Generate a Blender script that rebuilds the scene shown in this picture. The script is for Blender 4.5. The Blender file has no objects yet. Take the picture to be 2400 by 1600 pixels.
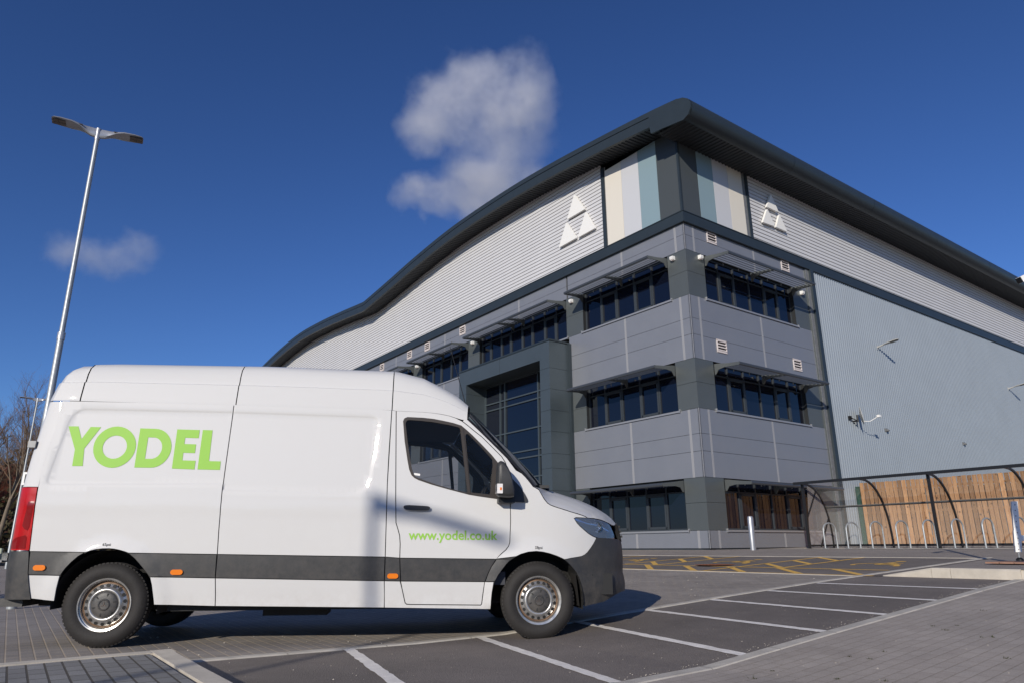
import bpy, bmesh, math, random
from mathutils import Vector, Matrix
from mathutils.geometry import delaunay_2d_cdt
random.seed(7)
SC = bpy.context.scene
COL = SC.collection
R = math.radians
# ------------------------------------------------------------------ helpers
class MB:
    """collects faces and builds one mesh object"""
    def __init__(s): s.v = []; s.f = []; s.m = []
    def poly(s, pts, m=0):
        i = len(s.v); s.v += [tuple(p) for p in pts]; s.f.append(tuple(range(i, i+len(pts)))); s.m.append(m)
    def grid(s, rows, m=0, close=False):
        i = len(s.v); n = len(rows[0])
        for r in rows: s.v += [tuple(p) for p in r]
        for a in range(len(rows)-1):
            for b in range(n if close else n-1):
                c = (b+1) % n
                s.f.append((i+a*n+b, i+a*n+c, i+(a+1)*n+c, i+(a+1)*n+b)); s.m.append(m)
    def box(s, x0, x1, y0, y1, z0, z1, m=0):
        if x0 > x1: x0, x1 = x1, x0
        if y0 > y1: y0, y1 = y1, y0
        i = len(s.v)
        s.v += [(x, y, z) for z in (z0, z1) for (x, y) in ((x0, y0), (x1, y0), (x1, y1), (x0, y1))]
        for f in ((0,3,2,1),(4,5,6,7),(0,1,5,4),(1,2,6,5),(2,3,7,6),(3,0,4,7)):
            s.f.append(tuple(i+k for k in f)); s.m.append(m)
    def xbox(s, M, sx, sy, sz, m=0):
        i = len(s.v)
        s.v += [tuple(M @ Vector((x*sx, y*sy, z*sz))) for z in (-.5, .5) for (x, y) in ((-.5,-.5),(.5,-.5),(.5,.5),(-.5,.5))]
        for f in ((0,3,2,1),(4,5,6,7),(0,1,5,4),(1,2,6,5),(2,3,7,6),(3,0,4,7)):
            s.f.append(tuple(i+k for k in f)); s.m.append(m)
    def bar(s, a, b, w, h, m=0):
        a, b = Vector(a), Vector(b); d = b-a
        if d.length < 1e-6: return
        M = Matrix.Translation((a+b)/2) @ d.to_track_quat('X', 'Z').to_matrix().to_4x4()
        s.xbox(M, d.length, w, h, m)
    def prism(s, pts, ext, m=0):
        """pts: 3D polygon, ext: vector"""
        e = Vector(ext); P = [Vector(p) for p in pts]; Q = [p+e for p in P]
        s.poly(P[::-1], m); s.poly(Q, m); n = len(P)
        for i in range(n): s.poly((P[i], P[(i+1) % n], Q[(i+1) % n], Q[i]), m)
    def tube(s, pts, r, n=8, m=0, cap=True):
        P = [Vector(p) for p in pts]; rr = r if isinstance(r, (list, tuple)) else [r]*len(P)
        rows = []; up = Vector((0, 0, 1)); prev = None
        for k, p in enumerate(P):
            d = (P[min(k+1, len(P)-1)]-P[max(k-1, 0)]).normalized()
            if prev is None:
                u = d.cross(up if abs(d.z) < .9 else Vector((1, 0, 0))).normalized()
            else:
                u = (prev - d*prev.dot(d)).normalized()
            prev = u; w = d.cross(u)
            rows.append([p+(u*math.cos(2*math.pi*j/n)+w*math.sin(2*math.pi*j/n))*rr[k] for j in range(n)])
        s.grid(rows, m, True)
        if cap: s.poly(rows[0], m); s.poly(rows[-1][::-1], m)
    def lathe(s, prof, n=48, m=0, M=None, axis='Y'):
        rows = []
        for (a, r) in prof:
            row = []
            for j in range(n):
                t = 2*math.pi*j/n
                if axis == 'Y': p = Vector((r*math.cos(t), a, r*math.sin(t)))
                else: p = Vector((r*math.cos(t), r*math.sin(t), a))
                row.append(M @ p if M else p)
            rows.append(row)
        s.grid(rows, m, True)
    def build(s, name, mats, parent=None, smooth=0, M=None, fixn=True):
        me = bpy.data.meshes.new(name); me.from_pydata(s.v, [], s.f); 
        for mt in (mats if isinstance(mats, (list, tuple)) else [mats]): me.materials.append(mt)
        me.polygons.foreach_set('material_index', s.m)
        bm = bmesh.new(); bm.from_mesh(me); bmesh.ops.remove_doubles(bm, verts=bm.verts, dist=1e-5)
        if fixn: bmesh.ops.recalc_face_normals(bm, faces=bm.faces)
        bm.to_mesh(me); bm.free()
        if smooth:
            me.shade_smooth()
            if smooth < 180: me.set_sharp_from_angle(angle=R(smooth))
        o = bpy.data.objects.new(name, me); COL.objects.link(o)
        if parent: o.parent = parent
        if M is not None: o.location, q, _ = M.decompose(); o.rotation_euler = q.to_euler()
        return o
def tag(o, label=None, cat=None, group=None, kind=None):
    if label: o['label'] = label
    if cat: o['category'] = cat
    if group: o['group'] = group
    if kind: o['kind'] = kind
    return o
def empty(name, M, label, cat, group=None):
    o = bpy.data.objects.new(name, None); COL.objects.link(o); o.empty_display_size = .3
    o.location, q, _ = M.decompose(); o.rotation_euler = q.to_euler()
    return tag(o, label, cat, group)
def copy_tree(o, M=None, label=None, parent=None):
    c = o.copy(); COL.objects.link(c)
    if parent: c.parent = parent
    if M is not None: c.location, q, _ = M.decompose(); c.rotation_euler = q.to_euler()
    if label: c['label'] = label
    for ch in list(o.children): copy_tree(ch, parent=c)
    return c
# ------------------------------------------------------------------ frames
ZO = .86                                    # world height of the camera
YAW = .936898
dR = Vector((math.sin(YAW), math.cos(YAW), 0)); dL = Vector((-math.cos(YAW), math.sin(YAW), 0))
C0 = Vector((6.1534, 22.6801, 0))
MBF = Matrix.Translation(C0) @ Matrix.Rotation(math.atan2(dR.y, dR.x), 4, 'Z')   # building frame: x along the right wall, y along the front
ZB = ZO-.1313                               # world height of the cladding base
def BF(x, y, z=0, rz=0): return MBF @ Matrix.Translation((x, y, z)) @ Matrix.Rotation(R(rz), 4, 'Z')
GN = [(-300,-.84),(-80,-.835),(-17.5,-.835),(-15,-.868),(-14,-.862),(-13.7,-.845),(-12.4,-.77),(-8.5,-.56),(0,-.175),(3,-.165),(10,-.05),(40,0.0),(400,0)]
def G(x):
    for (a, b), (c, d) in zip(GN, GN[1:]):
        if a <= x <= c: return ZO+b+(d-b)*(x-a)/(c-a)
    return ZO
def lerp(a, b, t): return a+(b-a)*t
# ------------------------------------------------------------------ materials
def mat(name, col, rough=.5, metal=0, noise=0, ns=8, bump=0, bs=60, coat=0, spec=.5, trans=0, ior=1.45, rvar=0, coords='Object', anis=None, alpha=1):
    m = bpy.data.materials.new(name); m.use_nodes = True; nt = m.node_tree; b = nt.nodes['Principled BSDF']
    b.inputs['Base Color'].default_value = (*col, 1); b.inputs['Roughness'].default_value = rough
    b.inputs['Metallic'].default_value = metal; b.inputs['Specular IOR Level'].default_value = spec
    b.inputs['Coat Weight'].default_value = coat; b.inputs['Coat Roughness'].default_value = .04
    b.inputs['Transmission Weight'].default_value = trans; b.inputs['IOR'].default_value = ior
    b.inputs['Alpha'].default_value = alpha
    tc = nt.nodes.new('ShaderNodeTexCoord'); mp = nt.nodes.new('ShaderNodeMapping')
    nt.links.new(tc.outputs[coords], mp.inputs[0])
    if anis: mp.inputs['Scale'].default_value = anis
    if noise or rvar:
        n = nt.nodes.new('ShaderNodeTexNoise'); n.inputs['Scale'].default_value = ns; n.inputs['Detail'].default_value = 6; n.inputs['Roughness'].default_value = .6
        nt.links.new(mp.outputs[0], n.inputs['Vector'])
        if noise:
            r = nt.nodes.new('ShaderNodeMapRange'); r.inputs[1].default_value = .25; r.inputs[2].default_value = .75
            r.inputs[3].default_value = 1-noise; r.inputs[4].default_value = 1+noise
            nt.links.new(n.outputs['Fac'], r.inputs[0])
            mx = nt.nodes.new('ShaderNodeVectorMath'); mx.operation = 'SCALE'; mx.inputs[0].default_value = col
            nt.links.new(r.outputs[0], mx.inputs['Scale']); nt.links.new(mx.outputs[0], b.inputs['Base Color'])
        if rvar:
            r = nt.nodes.new('ShaderNodeMapRange'); r.inputs[1].default_value = .3; r.inputs[2].default_value = .7
            r.inputs[3].default_value = max(0, rough-rvar); r.inputs[4].default_value = rough+rvar
            nt.links.new(n.outputs['Fac'], r.inputs[0]); nt.links.new(r.outputs[0], b.inputs['Roughness'])
    if bump:
        n = nt.nodes.new('ShaderNodeTexNoise'); n.inputs['Scale'].default_value = bs; n.inputs['Detail'].default_value = 4
        nt.links.new(mp.outputs[0], n.inputs['Vector'])
        bp = nt.nodes.new('ShaderNodeBump'); bp.inputs['Strength'].default_value = bump; bp.inputs['Distance'].default_value = .01
        nt.links.new(n.outputs['Fac'], bp.inputs['Height']); nt.links.new(bp.outputs[0], b.inputs['Normal'])
    return m
def asphalt_mat(name, col, sc=1.0, stains=.12):
    m = mat(name, col, .85, bump=0, spec=.35); nt = m.node_tree; b = nt.nodes['Principled BSDF']
    tc = nt.nodes['Texture Coordinate']
    def noise(s, d=4, r=.6):
        n = nt.nodes.new('ShaderNodeTexNoise'); n.inputs['Scale'].default_value = s; n.inputs['Detail'].default_value = d; n.inputs['Roughness'].default_value = r
        nt.links.new(tc.outputs['Object'], n.inputs['Vector']); return n
    big = noise(.35, 5, .65); mid = noise(3, 5); fine = noise(150*sc, 2)
    vor = nt.nodes.new('ShaderNodeTexVoronoi'); vor.inputs['Scale'].default_value = 95*sc; nt.links.new(tc.outputs['Object'], vor.inputs['Vector'])
    def rng(src, a, b_, c, d):
        r = nt.nodes.new('ShaderNodeMapRange'); r.inputs[1].default_value = a; r.inputs[2].default_value = b_; r.inputs[3].default_value = c; r.inputs[4].default_value = d
        nt.links.new(src, r.inputs[0]); return r.outputs[0]
    f = rng(big.outputs['Fac'], .3, .7, 1-stains, 1+stains)
    def mul(a, c):
        x = nt.nodes.new('ShaderNodeMath'); x.operation = 'MULTIPLY'; nt.links.new(a, x.inputs[0]); nt.links.new(c, x.inputs[1]); return x.outputs[0]
    f = mul(f, rng(mid.outputs['Fac'], .3, .7, .93, 1.07)); f = mul(f, rng(fine.outputs['Fac'], .35, .65, .72, 1.28))
    # pale grit
    n2 = noise(26, 2); gr = rng(n2.outputs['Fac'], .775, .785, 1, 2.0); f = mul(f, gr)
    mx = nt.nodes.new('ShaderNodeVectorMath'); mx.operation = 'SCALE'; mx.inputs[0].default_value = col
    nt.links.new(f, mx.inputs['Scale']); nt.links.new(mx.outputs[0], b.inputs['Base Color'])
    bp = nt.nodes.new('ShaderNodeBump'); bp.inputs['Strength'].default_value = .55; bp.inputs['Distance'].default_value = .006
    nt.links.new(vor.outputs['Distance'], bp.inputs['Height']); nt.links.new(bp.outputs[0], b.inputs['Normal'])
    return m
def block_mat(name, c1, c2, mortar, swap=True, bw=.2, rh=.1, ms=.007, rot=0, offx=0):
    m = mat(name, c1, .8, spec=.35); nt = m.node_tree; b = nt.nodes['Principled BSDF']; tc = nt.nodes['Texture Coordinate']; mp = nt.nodes['Mapping']
    mp.inputs['Rotation'].default_value = (0, 0, R((90 if swap else 0)+rot)); mp.inputs['Location'].default_value = (offx, 0, 0)
    br = nt.nodes.new('ShaderNodeTexBrick'); nt.links.new(mp.outputs[0], br.inputs['Vector'])
    br.inputs['Scale'].default_value = 1; br.inputs['Brick Width'].default_value = bw; br.inputs['Row Height'].default_value = rh
    br.inputs['Mortar Size'].default_value = ms; br.inputs['Mortar Smooth'].default_value = .3; br.inputs['Bias'].default_value = 0
    br.inputs['Color1'].default_value = (*c1, 1); br.inputs['Color2'].default_value = (*c2, 1); br.inputs['Mortar'].default_value = (*mortar, 1)
    n = nt.nodes.new('ShaderNodeTexNoise'); n.inputs['Scale'].default_value = 1.1; n.inputs['Detail'].default_value = 8; n.inputs['Roughness'].default_value = .7; nt.links.new(tc.outputs['Object'], n.inputs['Vector'])
    r = nt.nodes.new('ShaderNodeMapRange'); r.inputs[1].default_value = .3; r.inputs[2].default_value = .7; r.inputs[3].default_value = .82; r.inputs[4].default_value = 1.18; nt.links.new(n.outputs['Fac'], r.inputs[0])
    n3 = nt.nodes.new('ShaderNodeTexNoise'); n3.inputs['Scale'].default_value = 140; nt.links.new(tc.outputs['Object'], n3.inputs['Vector'])
    r3 = nt.nodes.new('ShaderNodeMapRange'); r3.inputs[1].default_value = .3; r3.inputs[2].default_value = .7; r3.inputs[3].default_value = .85; r3.inputs[4].default_value = 1.15; nt.links.new(n3.outputs['Fac'], r3.inputs[0])
    # efflorescence patches
    n2 = nt.nodes.new('ShaderNodeTexNoise'); n2.inputs['Scale'].default_value = 2.3; n2.inputs['Detail'].default_value = 7; n2.inputs['Roughness'].default_value = .75; nt.links.new(tc.outputs['Object'], n2.inputs['Vector'])
    r2 = nt.nodes.new('ShaderNodeMapRange'); r2.inputs[1].default_value = .66; r2.inputs[2].default_value = .8; r2.inputs[3].default_value = 0; r2.inputs[4].default_value = .55; nt.links.new(n2.outputs['Fac'], r2.inputs[0])
    a = nt.nodes.new('ShaderNodeMath'); a.operation = 'MULTIPLY'; nt.links.new(r.outputs[0], a.inputs[0]); nt.links.new(r3.outputs[0], a.inputs[1])
    mx = nt.nodes.new('ShaderNodeVectorMath'); mx.operation = 'SCALE'; nt.links.new(br.outputs['Color'], mx.inputs[0]); nt.links.new(a.outputs[0], mx.inputs['Scale'])
    mi = nt.nodes.new('ShaderNodeMix'); mi.data_type = 'RGBA'; nt.links.new(r2.outputs[0], mi.inputs['Factor']); nt.links.new(mx.outputs[0], mi.inputs['A']); mi.inputs['B'].default_value = (.36, .36, .36, 1)
    nt.links.new(mi.outputs['Result'], b.inputs['Base Color'])
    inv = nt.nodes.new('ShaderNodeMath'); inv.operation = 'SUBTRACT'; inv.inputs[0].default_value = 1; nt.links.new(br.outputs['Fac'], inv.inputs[1])
    ad = nt.nodes.new('ShaderNodeMath'); ad.operation = 'MULTIPLY_ADD'; nt.links.new(n3.outputs['Fac'], ad.inputs[0]); ad.inputs[1].default_value = .12; nt.links.new(inv.outputs[0], ad.inputs[2])
    bp = nt.nodes.new('ShaderNodeBump'); bp.inputs['Strength'].default_value = .8; bp.inputs['Distance'].default_value = .008; nt.links.new(ad.outputs[0], bp.inputs['Height']); nt.links.new(bp.outputs[0], b.inputs['Normal'])
    return m
M = {}
M['asphalt'] = asphalt_mat('asphalt', (.175, .152, .136), stains=.22)
M['asphalt_old'] = asphalt_mat('pavement_asphalt', (.3, .262, .23), 1.2)
M['blocks'] = block_mat('road_blocks', (.25, .225, .203), (.29, .262, .236), (.42, .35, .27), True, .2, .1, .007, 1.5)
M['blocks_island'] = block_mat('island_blocks', (.19, .186, .182), (.25, .245, .24), (.075, .066, .056), True, .2, .1, .007, 1.5)
M['blocks_path'] = block_mat('path_blocks', (.35, .306, .266), (.385, .34, .298), (.30, .26, .215), False, .2, .1, .004, -2)
M['kerb'] = mat('kerb_concrete', (.52, .47, .395), .85, noise=.18, ns=4, bump=.3, bs=120)
M['edging'] = mat('edging_concrete', (.47, .435, .38), .85, noise=.2, ns=5, bump=.3, bs=120)
M['line'] = mat('road_paint_white', (.8, .755, .70), .7, noise=.16, ns=9, bump=.35, bs=220)
M['yline'] = mat('road_paint_yellow', (.75, .45, .10), .75, noise=.18, ns=14, bump=.3, bs=200)
M['rust'] = mat('rusty_iron', (.2, .08, .04), .8, noise=.3, ns=30)
M['panel'] = mat('composite_panel_grey', (.235, .245, .272), .42, .3, noise=.035, ns=1.2, rvar=.05)
M['panel_dark'] = mat('pier_panel_grey', (.105, .118, .12), .42, .3, noise=.05, ns=1.5)
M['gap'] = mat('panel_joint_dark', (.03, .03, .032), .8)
M['strip'] = mat('joint_strip_light', (.34, .34, .35), .5, .2)
M['anthracite'] = mat('anthracite_metal', (.034, .046, .055), .42, .25, noise=.08, ns=2)
M['portal'] = mat('portal_panel', (.075, .095, .108), .4, .35, noise=.06, ns=1.3)
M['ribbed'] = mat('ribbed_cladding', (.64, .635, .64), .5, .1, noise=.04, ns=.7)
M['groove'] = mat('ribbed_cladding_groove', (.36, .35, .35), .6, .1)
M['corr'] = mat('corrugated_cladding', (.30, .335, .365), .4, .3, noise=.05, ns=.6)
M['soffit'] = mat('soffit_sheet', (.035, .038, .042), .5, .2)
M['cp0'] = mat('colour_panel_slate', (.075, .085, .088), .45, .2)
M['cp1'] = mat('colour_panel_blue_grey', (.25, .345, .38), .45, .15)
M['cp2'] = mat('colour_panel_pale_grey', (.58, .585, .6), .45, .1)
M['cp3'] = mat('colour_panel_cream', (.7, .655, .57), .5, .05)
M['flash'] = mat('flashing_grey', (.2, .205, .21), .5, .3, noise=.2, ns=8)
M['sill'] = mat('sill_aluminium', (.33, .335, .35), .4, .4)
M['frame'] = mat('window_frame_grey', (.042, .05, .058), .5, .1)
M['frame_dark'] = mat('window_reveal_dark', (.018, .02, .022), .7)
M['glass'] = mat('office_glass', (.004, .006, .014), .02, 0, spec=.65)
M['white'] = mat('white_powder_coat', (.78, .77, .74), .45)
M['vent'] = mat('vent_plastic', (.62, .56, .54), .6)
M['galv'] = mat('galvanised_steel', (.36, .38, .39), .45, .4, noise=.15, ns=18, rvar=.08)
M['lamp_grey'] = mat('lamp_head_grey', (.42, .43, .45), .35, .5)
M['lamp_dark'] = mat('lamp_glass_dark', (.06, .055, .05), .3)
M['black_metal'] = mat('black_powder_coat', (.012, .012, .013), .4)
M['stainless'] = mat('brushed_stainless', (.42, .43, .45), .45, .7, rvar=.06, ns=60, anis=(1, 1, .05))
M['timber'] = None
# ------------------------------------------------------------------ draped ground sheets (building frame)
def clip(poly, x, keep_less):
    out = []; n = len(poly)
    for i in range(n):
        p, q = poly[i], poly[(i+1) % n]
        ip = (p[0] <= x) if keep_less else (p[0] >= x); iq = (q[0] <= x) if keep_less else (q[0] >= x)
        if ip: out.append(p)
        if ip != iq:
            t = (x-p[0])/(q[0]-p[0]); out.append((x, p[1]+(q[1]-p[1])*t))
    return out
def drape(mb, poly, dz, m=0, f=None):
    xs = [a for a, b in GN]
    for a, b in zip(xs, xs[1:]):
        q = clip(clip(list(poly), b, True), a, False)
        if len(q) >= 3:
            mb.poly([(x, y, G(x)+dz+(f(x, y) if f else 0)) for x, y in q], m)
def sheet(name, polys, dz, mt, f=None):
    mb = MB()
    for p in polys: drape(mb, p, dz, 0, f)
    bmz = mb.build(name, mt, M=MBF)
    for p in bmz.data.polygons:
        if p.normal.z < 0: p.flip()
    return tag(bmz, kind='structure')
def rect(x0, x1, y0, y1): return [(x0, y0), (x1, y0), (x1, y1), (x0, y1)]
sheet('ground', [rect(-300, 400, -300, 400)], -.03, M['asphalt_old'])
sheet('road', [rect(-90, -7.2, -8.45, -.6)], 0, M['blocks'])
sheet('parking_bays', [rect(-17.15, -7.0, -11.0, -8.5)], 0, M['asphalt'])
sheet('accessible_parking_bays', [rect(-7.2, -2.85, -8.9, 14)], 0, M['asphalt'])
sheet('far_car_park', [rect(-80, -22, .6, 60)], 0, M['asphalt'])
sheet('pavement', [[(-60, -40), (6, -40), (6, -10.1), (-14.8, -11.1), (-60, -11.1)]], .004, M['blocks_path'])
sheet('entrance_apron', [[(-2.85, -10.3), (6, -10.1), (6, -30), (12, -30), (12, 30), (-2.85, 30)]], .0, M['asphalt_old'])
# kerbs and edgings as solid strips
def strip(mb, x0, x1, y0, y1, top, bot=-.1, m=0, n=None, y2=None, y3=None, ftop=None):
    """solid strip along x from x0 to x1 lying between y0..y1 (y2..y3 at the far end)"""
    if y2 is None: y2, y3 = y0, y1
    xs = sorted(set([x0, x1]+[a for a, b in GN if x0 < a < x1]+[x0+(x1-x0)*k/(n or 1) for k in range((n or 1)+1)]))
    rows = []
    for x in xs:
        t = (x-x0)/(x1-x0); a, b = lerp(y0, y2, t), lerp(y1, y3, t); g = G(x); tp = ftop(x) if ftop else top
        rows.append([(x, a, g+bot), (x, a, g+tp-.008), (x, a+.008, g+tp), (x, b-.008, g+tp), (x, b, g+tp-.008), (x, b, g+bot)])
    mb.grid(rows, m)
mb = MB(); x = -17.1
while x < -2.6:                              # edging between road and bays, 0.9 m lengths
    e = min(x+.905, -2.6); ya = lambda q: -8.42-.035*max(0, q+11)-(.0 if q > -11 else 0)
    strip(mb, x, e-.006, ya(x)-.055, ya(x)+.055, .008, y2=ya(e)-.055, y3=ya(e)+.055); x = e
tag(mb.build('bay_edging', M['edging'], M=MBF), kind='structure')
mb = MB(); x = -24.0
while x < 2:
    e = min(x+.905, 2); yb = lambda q: -11.08+.048*(q+14.8) if q > -14.8 else -11.08
    strip(mb, x, e-.006, yb(x)-.06, yb(x)+.06, .012, y2=yb(e)-.06, y3=yb(e)+.06); x = e
tag(mb.build('path_edging', M['edging'], M=MBF), kind='structure')
mb = MB()
for (xa) in (-7.2, -2.85):
    y = -8.6
    while y < 14: mb.box(xa-.04, xa+.04, y, y+.9, G(xa)-.1, G(xa)+.007); y += .906
tag(mb.build('accessible_bay_edging', M['edging'], M=MBF), kind='structure')
mb = MB(); x = -60
while x < -15.5: strip(mb, x, x+.9, -.6, -.47, .1); x += .906
tag(mb.build('far_kerb', M['kerb'], M=MBF), kind='structure')
# raised block island in the left foreground
isl = [(-30, -30), (-17.36, -30), (-17.3, -8.74), (-30, -9.1)]
sheet('raised_island', [isl], .113, M['blocks_island'])
mb = MB()
y = -8.6
def kb(mb, P, Q, w, top, bot=-.1, side=1):
    """kerb unit from P to Q, width w to the right-hand side"""
    P, Q = Vector((*P, 0)), Vector((*Q, 0)); d = (Q-P).normalized(); n = Vector((d.y, -d.x, 0))*w*side
    r = []
    for p in (P, Q):
        g = G(p.x); o = n.normalized()*.02
        r.append([(p.x, p.y, g+bot), (p.x, p.y, g+top-.02), (p.x+o.x, p.y+o.y, g+top), (p.x+n.x, p.y+n.y, g+top), (p.x+n.x, p.y+n.y, g+bot)])
    mb.grid(r); mb.poly(r[0]); mb.poly(r[1][::-1])
for k in range(26): kb(mb, (-17.12-.004*k, -8.58-.86*k), (-17.12-.004*k, -8.58-.86*k-.853), .15, .12)
for k in range(14): kb(mb, (-17.29-.9*k-.893, -8.59-.02*k-.02), (-17.29-.9*k, -8.59-.02*k), .13, .12)
mb.box(-17.285, -17.125, -8.73, -8.585, G(-17.2)-.1, G(-17.2)+.118)
tag(mb.build('island_kerb', M['kerb'], M=MBF), kind='structure')
# raised pavement at the far end of the bays, dropped kerb to the left
def fr(x, y):
    t = min(1, max(0, (-8.85-y)/.75)); u = 1-min(1, max(0, (x+7)/4.3)); return .118*t*u
sheet('raised_pavement', [rect(-6.95, -2.7, -9.6, -8.9), [(-6.95, -10.72), (-2.7, -10.5), (-2.7, -9.6), (-6.95, -9.6)]], .006, M['asphalt_old'], fr)
mb = MB(); ys = [-8.87, -9.6, -9.86, -10.78]
for a, b in zip(ys, ys[1:]):
    r = []
    for y in (a, b+.006):
        t = min(1, max(0, (-8.87-y)/.73)); h = .125*t+.01; g = G(-7.05)
        r.append([(-7.1, y, g-.1), (-7.09, y, g+h-.02), (-7.07, y, g+h), (-6.95, y, g+h), (-6.95, y, g-.1)])
    mb.grid(r); mb.poly(r[0]); mb.poly(r[1][::-1])
strip(mb, -7.1, -2.7, -10.86, -10.74, 0, y2=-10.64, y3=-10.52, n=6, ftop=lambda x: .012+.125*(1-min(1, max(0, (x+7)/4.3))))
tag(mb.build('raised_kerb', M['kerb'], M=MBF), kind='structure')
# white bay lines with ragged ends and slightly wandering edges
bay = [((-15.66,-8.47),(-16.25,-10.9)), ((-14.3,-8.47),(-14.9,-11.0)), ((-13.02,-8.47),(-13.47,-10.95)), ((-11.93,-8.5),(-12.2,-10.88)), ((-10.78,-8.53),(-10.98,-10.85)), ((-9.62,-8.57),(-9.7,-10.82)), ((-8.5,-8.62),(-8.44,-10.76))]
rl = random.Random(3)
def paint_line(mb, P, Q, w, m=0, seg=.12, jit=.004, dz=.005):
    P, Q = Vector(P), Vector(Q); d = Q-P; n = max(2, int(d.length/seg)); u = d.normalized(); s = Vector((-u.y, u.x)); prev = None
    for k in range(n+1):
        c = P+d*k/n; a = c+s*(w/2+rl.uniform(-jit, jit)); b = c-s*(w/2+rl.uniform(-jit, jit))
        if prev: drape(mb, [tuple(prev[0]), tuple(prev[1]), tuple(b), tuple(a)], dz, m)
        prev = (a, b)
mb = MB()
for P, Q in bay: paint_line(mb, P, Q, .1, jit=.007, seg=.07)
o = mb.build('bay_lines', M['line'], M=MBF); tag(o, kind='structure')
# yellow markings of the accessible bays
mb = MB()
yl = lambda P, Q, w=.09: paint_line(mb, P, Q, w, jit=.002, dz=.0045)
yl((-7.13, -8.75), (-7.13, 13)); yl((-6.03, -8.45), (-6.03, 13), .085)
for k in range(-1, 7):
    c = -5.42+3.2*(k-0)
    if k < 0: continue
    yl((-7.1, c), (-2.95, c)); yl((-6.0, c-1.0), (-2.95, c-1.0))
    for j in range(3): yl((-6.0+1.0*j, c-1.0), (-5.05+1.0*j, c), .12)
for k in range(19): yl((-7.1, -8.6+1.13*k), (-6.05, -7.5+1.13*k), .12)
def wheelchair(cx, cy):
    P = []
    for a in range(-40, 215, 15): P.append((cx+.33*math.sin(R(a))-.1, cy+.38*math.cos(R(a))))
    for a, b in zip(P, P[1:]): yl(a, b, .09)
    yl((cx+.55, cy-.1), (cx-.05, cy), .1); yl((cx-.05, cy), (cx-.05, cy-.42), .1); yl((cx-.05, cy-.42), (cx-.42, cy-.55), .1); yl((cx+.3, cy-.05), (cx+.3, cy-.35), .08)
    pts = [(cx+.78+.1*math.cos(t*.785), cy-.08+.1*math.sin(t*.785)) for t in range(8)]; drape(mb, pts, .0045)
for k in range(5): wheelchair(-4.75, -7.6+3.2*k)
tag(mb.build('yellow_bay_markings', M['yline'], M=MBF), kind='structure')
def cover(x, y, rx, ry, name, label):
    mb = MB(); n = 20; mb.poly([(rx*math.cos(2*math.pi*k/n), ry*math.sin(2*math.pi*k/n), .012) for k in range(n)])
    for k in range(-3, 4): mb.box(-rx*.8, rx*.8, k*ry*.22-.02, k*ry*.22+.02, .012, .02)
    o = mb.build(name, M['rust'], M=BF(x, y, G(x))); tag(o, label, 'drain cover')
# loose grit, tyre rubber streaks and a few moss tufts
rg = random.Random(21); mb = MB()
def pebble(x, y, s, m=0, dz=0):
    n = 5; a0 = rg.uniform(0, 6); z = G(x)+dz+.004; ring = [(x+s*rg.uniform(.7, 1.2)*math.cos(a0+6.283*k/n), y+s*rg.uniform(.7, 1.2)*math.sin(a0+6.283*k/n), z) for k in range(n)]; top = (x, y, z+s*.8)
    for k in range(n): mb.poly([ring[k], ring[(k+1) % n], top], m)
for k in range(260): pebble(rg.uniform(-17.0, -7.3), rg.uniform(-10.9, -8.55), abs(rg.gauss(0, .0022))+.0015)
for k in range(500): pebble(rg.uniform(-17, -7.3), rg.uniform(-8.3, -1), abs(rg.gauss(0, .004))+.003)
for k in range(260): pebble(rg.uniform(-17, -6), rg.uniform(-14, -11.2), abs(rg.gauss(0, .003))+.002)
for k in range(300): t = rg.uniform(-17, -7.3); pebble(t, -10.98+.048*(t+14.8)+abs(rg.gauss(0, .05)), rg.uniform(.002, .006))
tag(mb.build('grit', mat('grit_stone', (.5, .45, .38), .9, noise=.3, ns=40), M=MBF), kind='stuff')
mb = MB()
for k in range(34):
    x, y = rg.uniform(-14.5, -8.5), rg.uniform(-13.5, -11.4)
    for j in range(16):
        a = rg.uniform(0, 6.28); l = rg.uniform(.008, .022); b = (x+rg.gauss(0, .01), y+rg.gauss(0, .01)); z = G(x)+.004
        mb.poly([(b[0], b[1], z), (b[0]+.004*math.sin(a), b[1]-.004*math.cos(a), z), (b[0]+l*math.cos(a), b[1]+l*math.sin(a), z+l*rg.uniform(.3, 1))])
tag(mb.build('moss', mat('moss_tuft', (.05, .06, .015), .9), M=MBF), kind='stuff')
cover(-5.75, -4.65, .4, .4, 'drain_cover', 'rusty round iron drain cover beside a yellow wheelchair symbol')
mb = MB()
for i in range(5):
    for j in range(3): mb.box(-5.6+.13*i, -5.48+.13*i, -10.35+.2*j, -10.16+.2*j, G(-5.3)+.09, G(-5.3)+.113)
o = mb.build('block_patch', mat('red_paviour', (.3, .17, .12), .85, noise=.2), M=MBF); tag(o, kind='structure')
sheet('concrete_pad', [rect(1.1, 3.3, -12, -1.0)], .006, M['kerb'])
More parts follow.
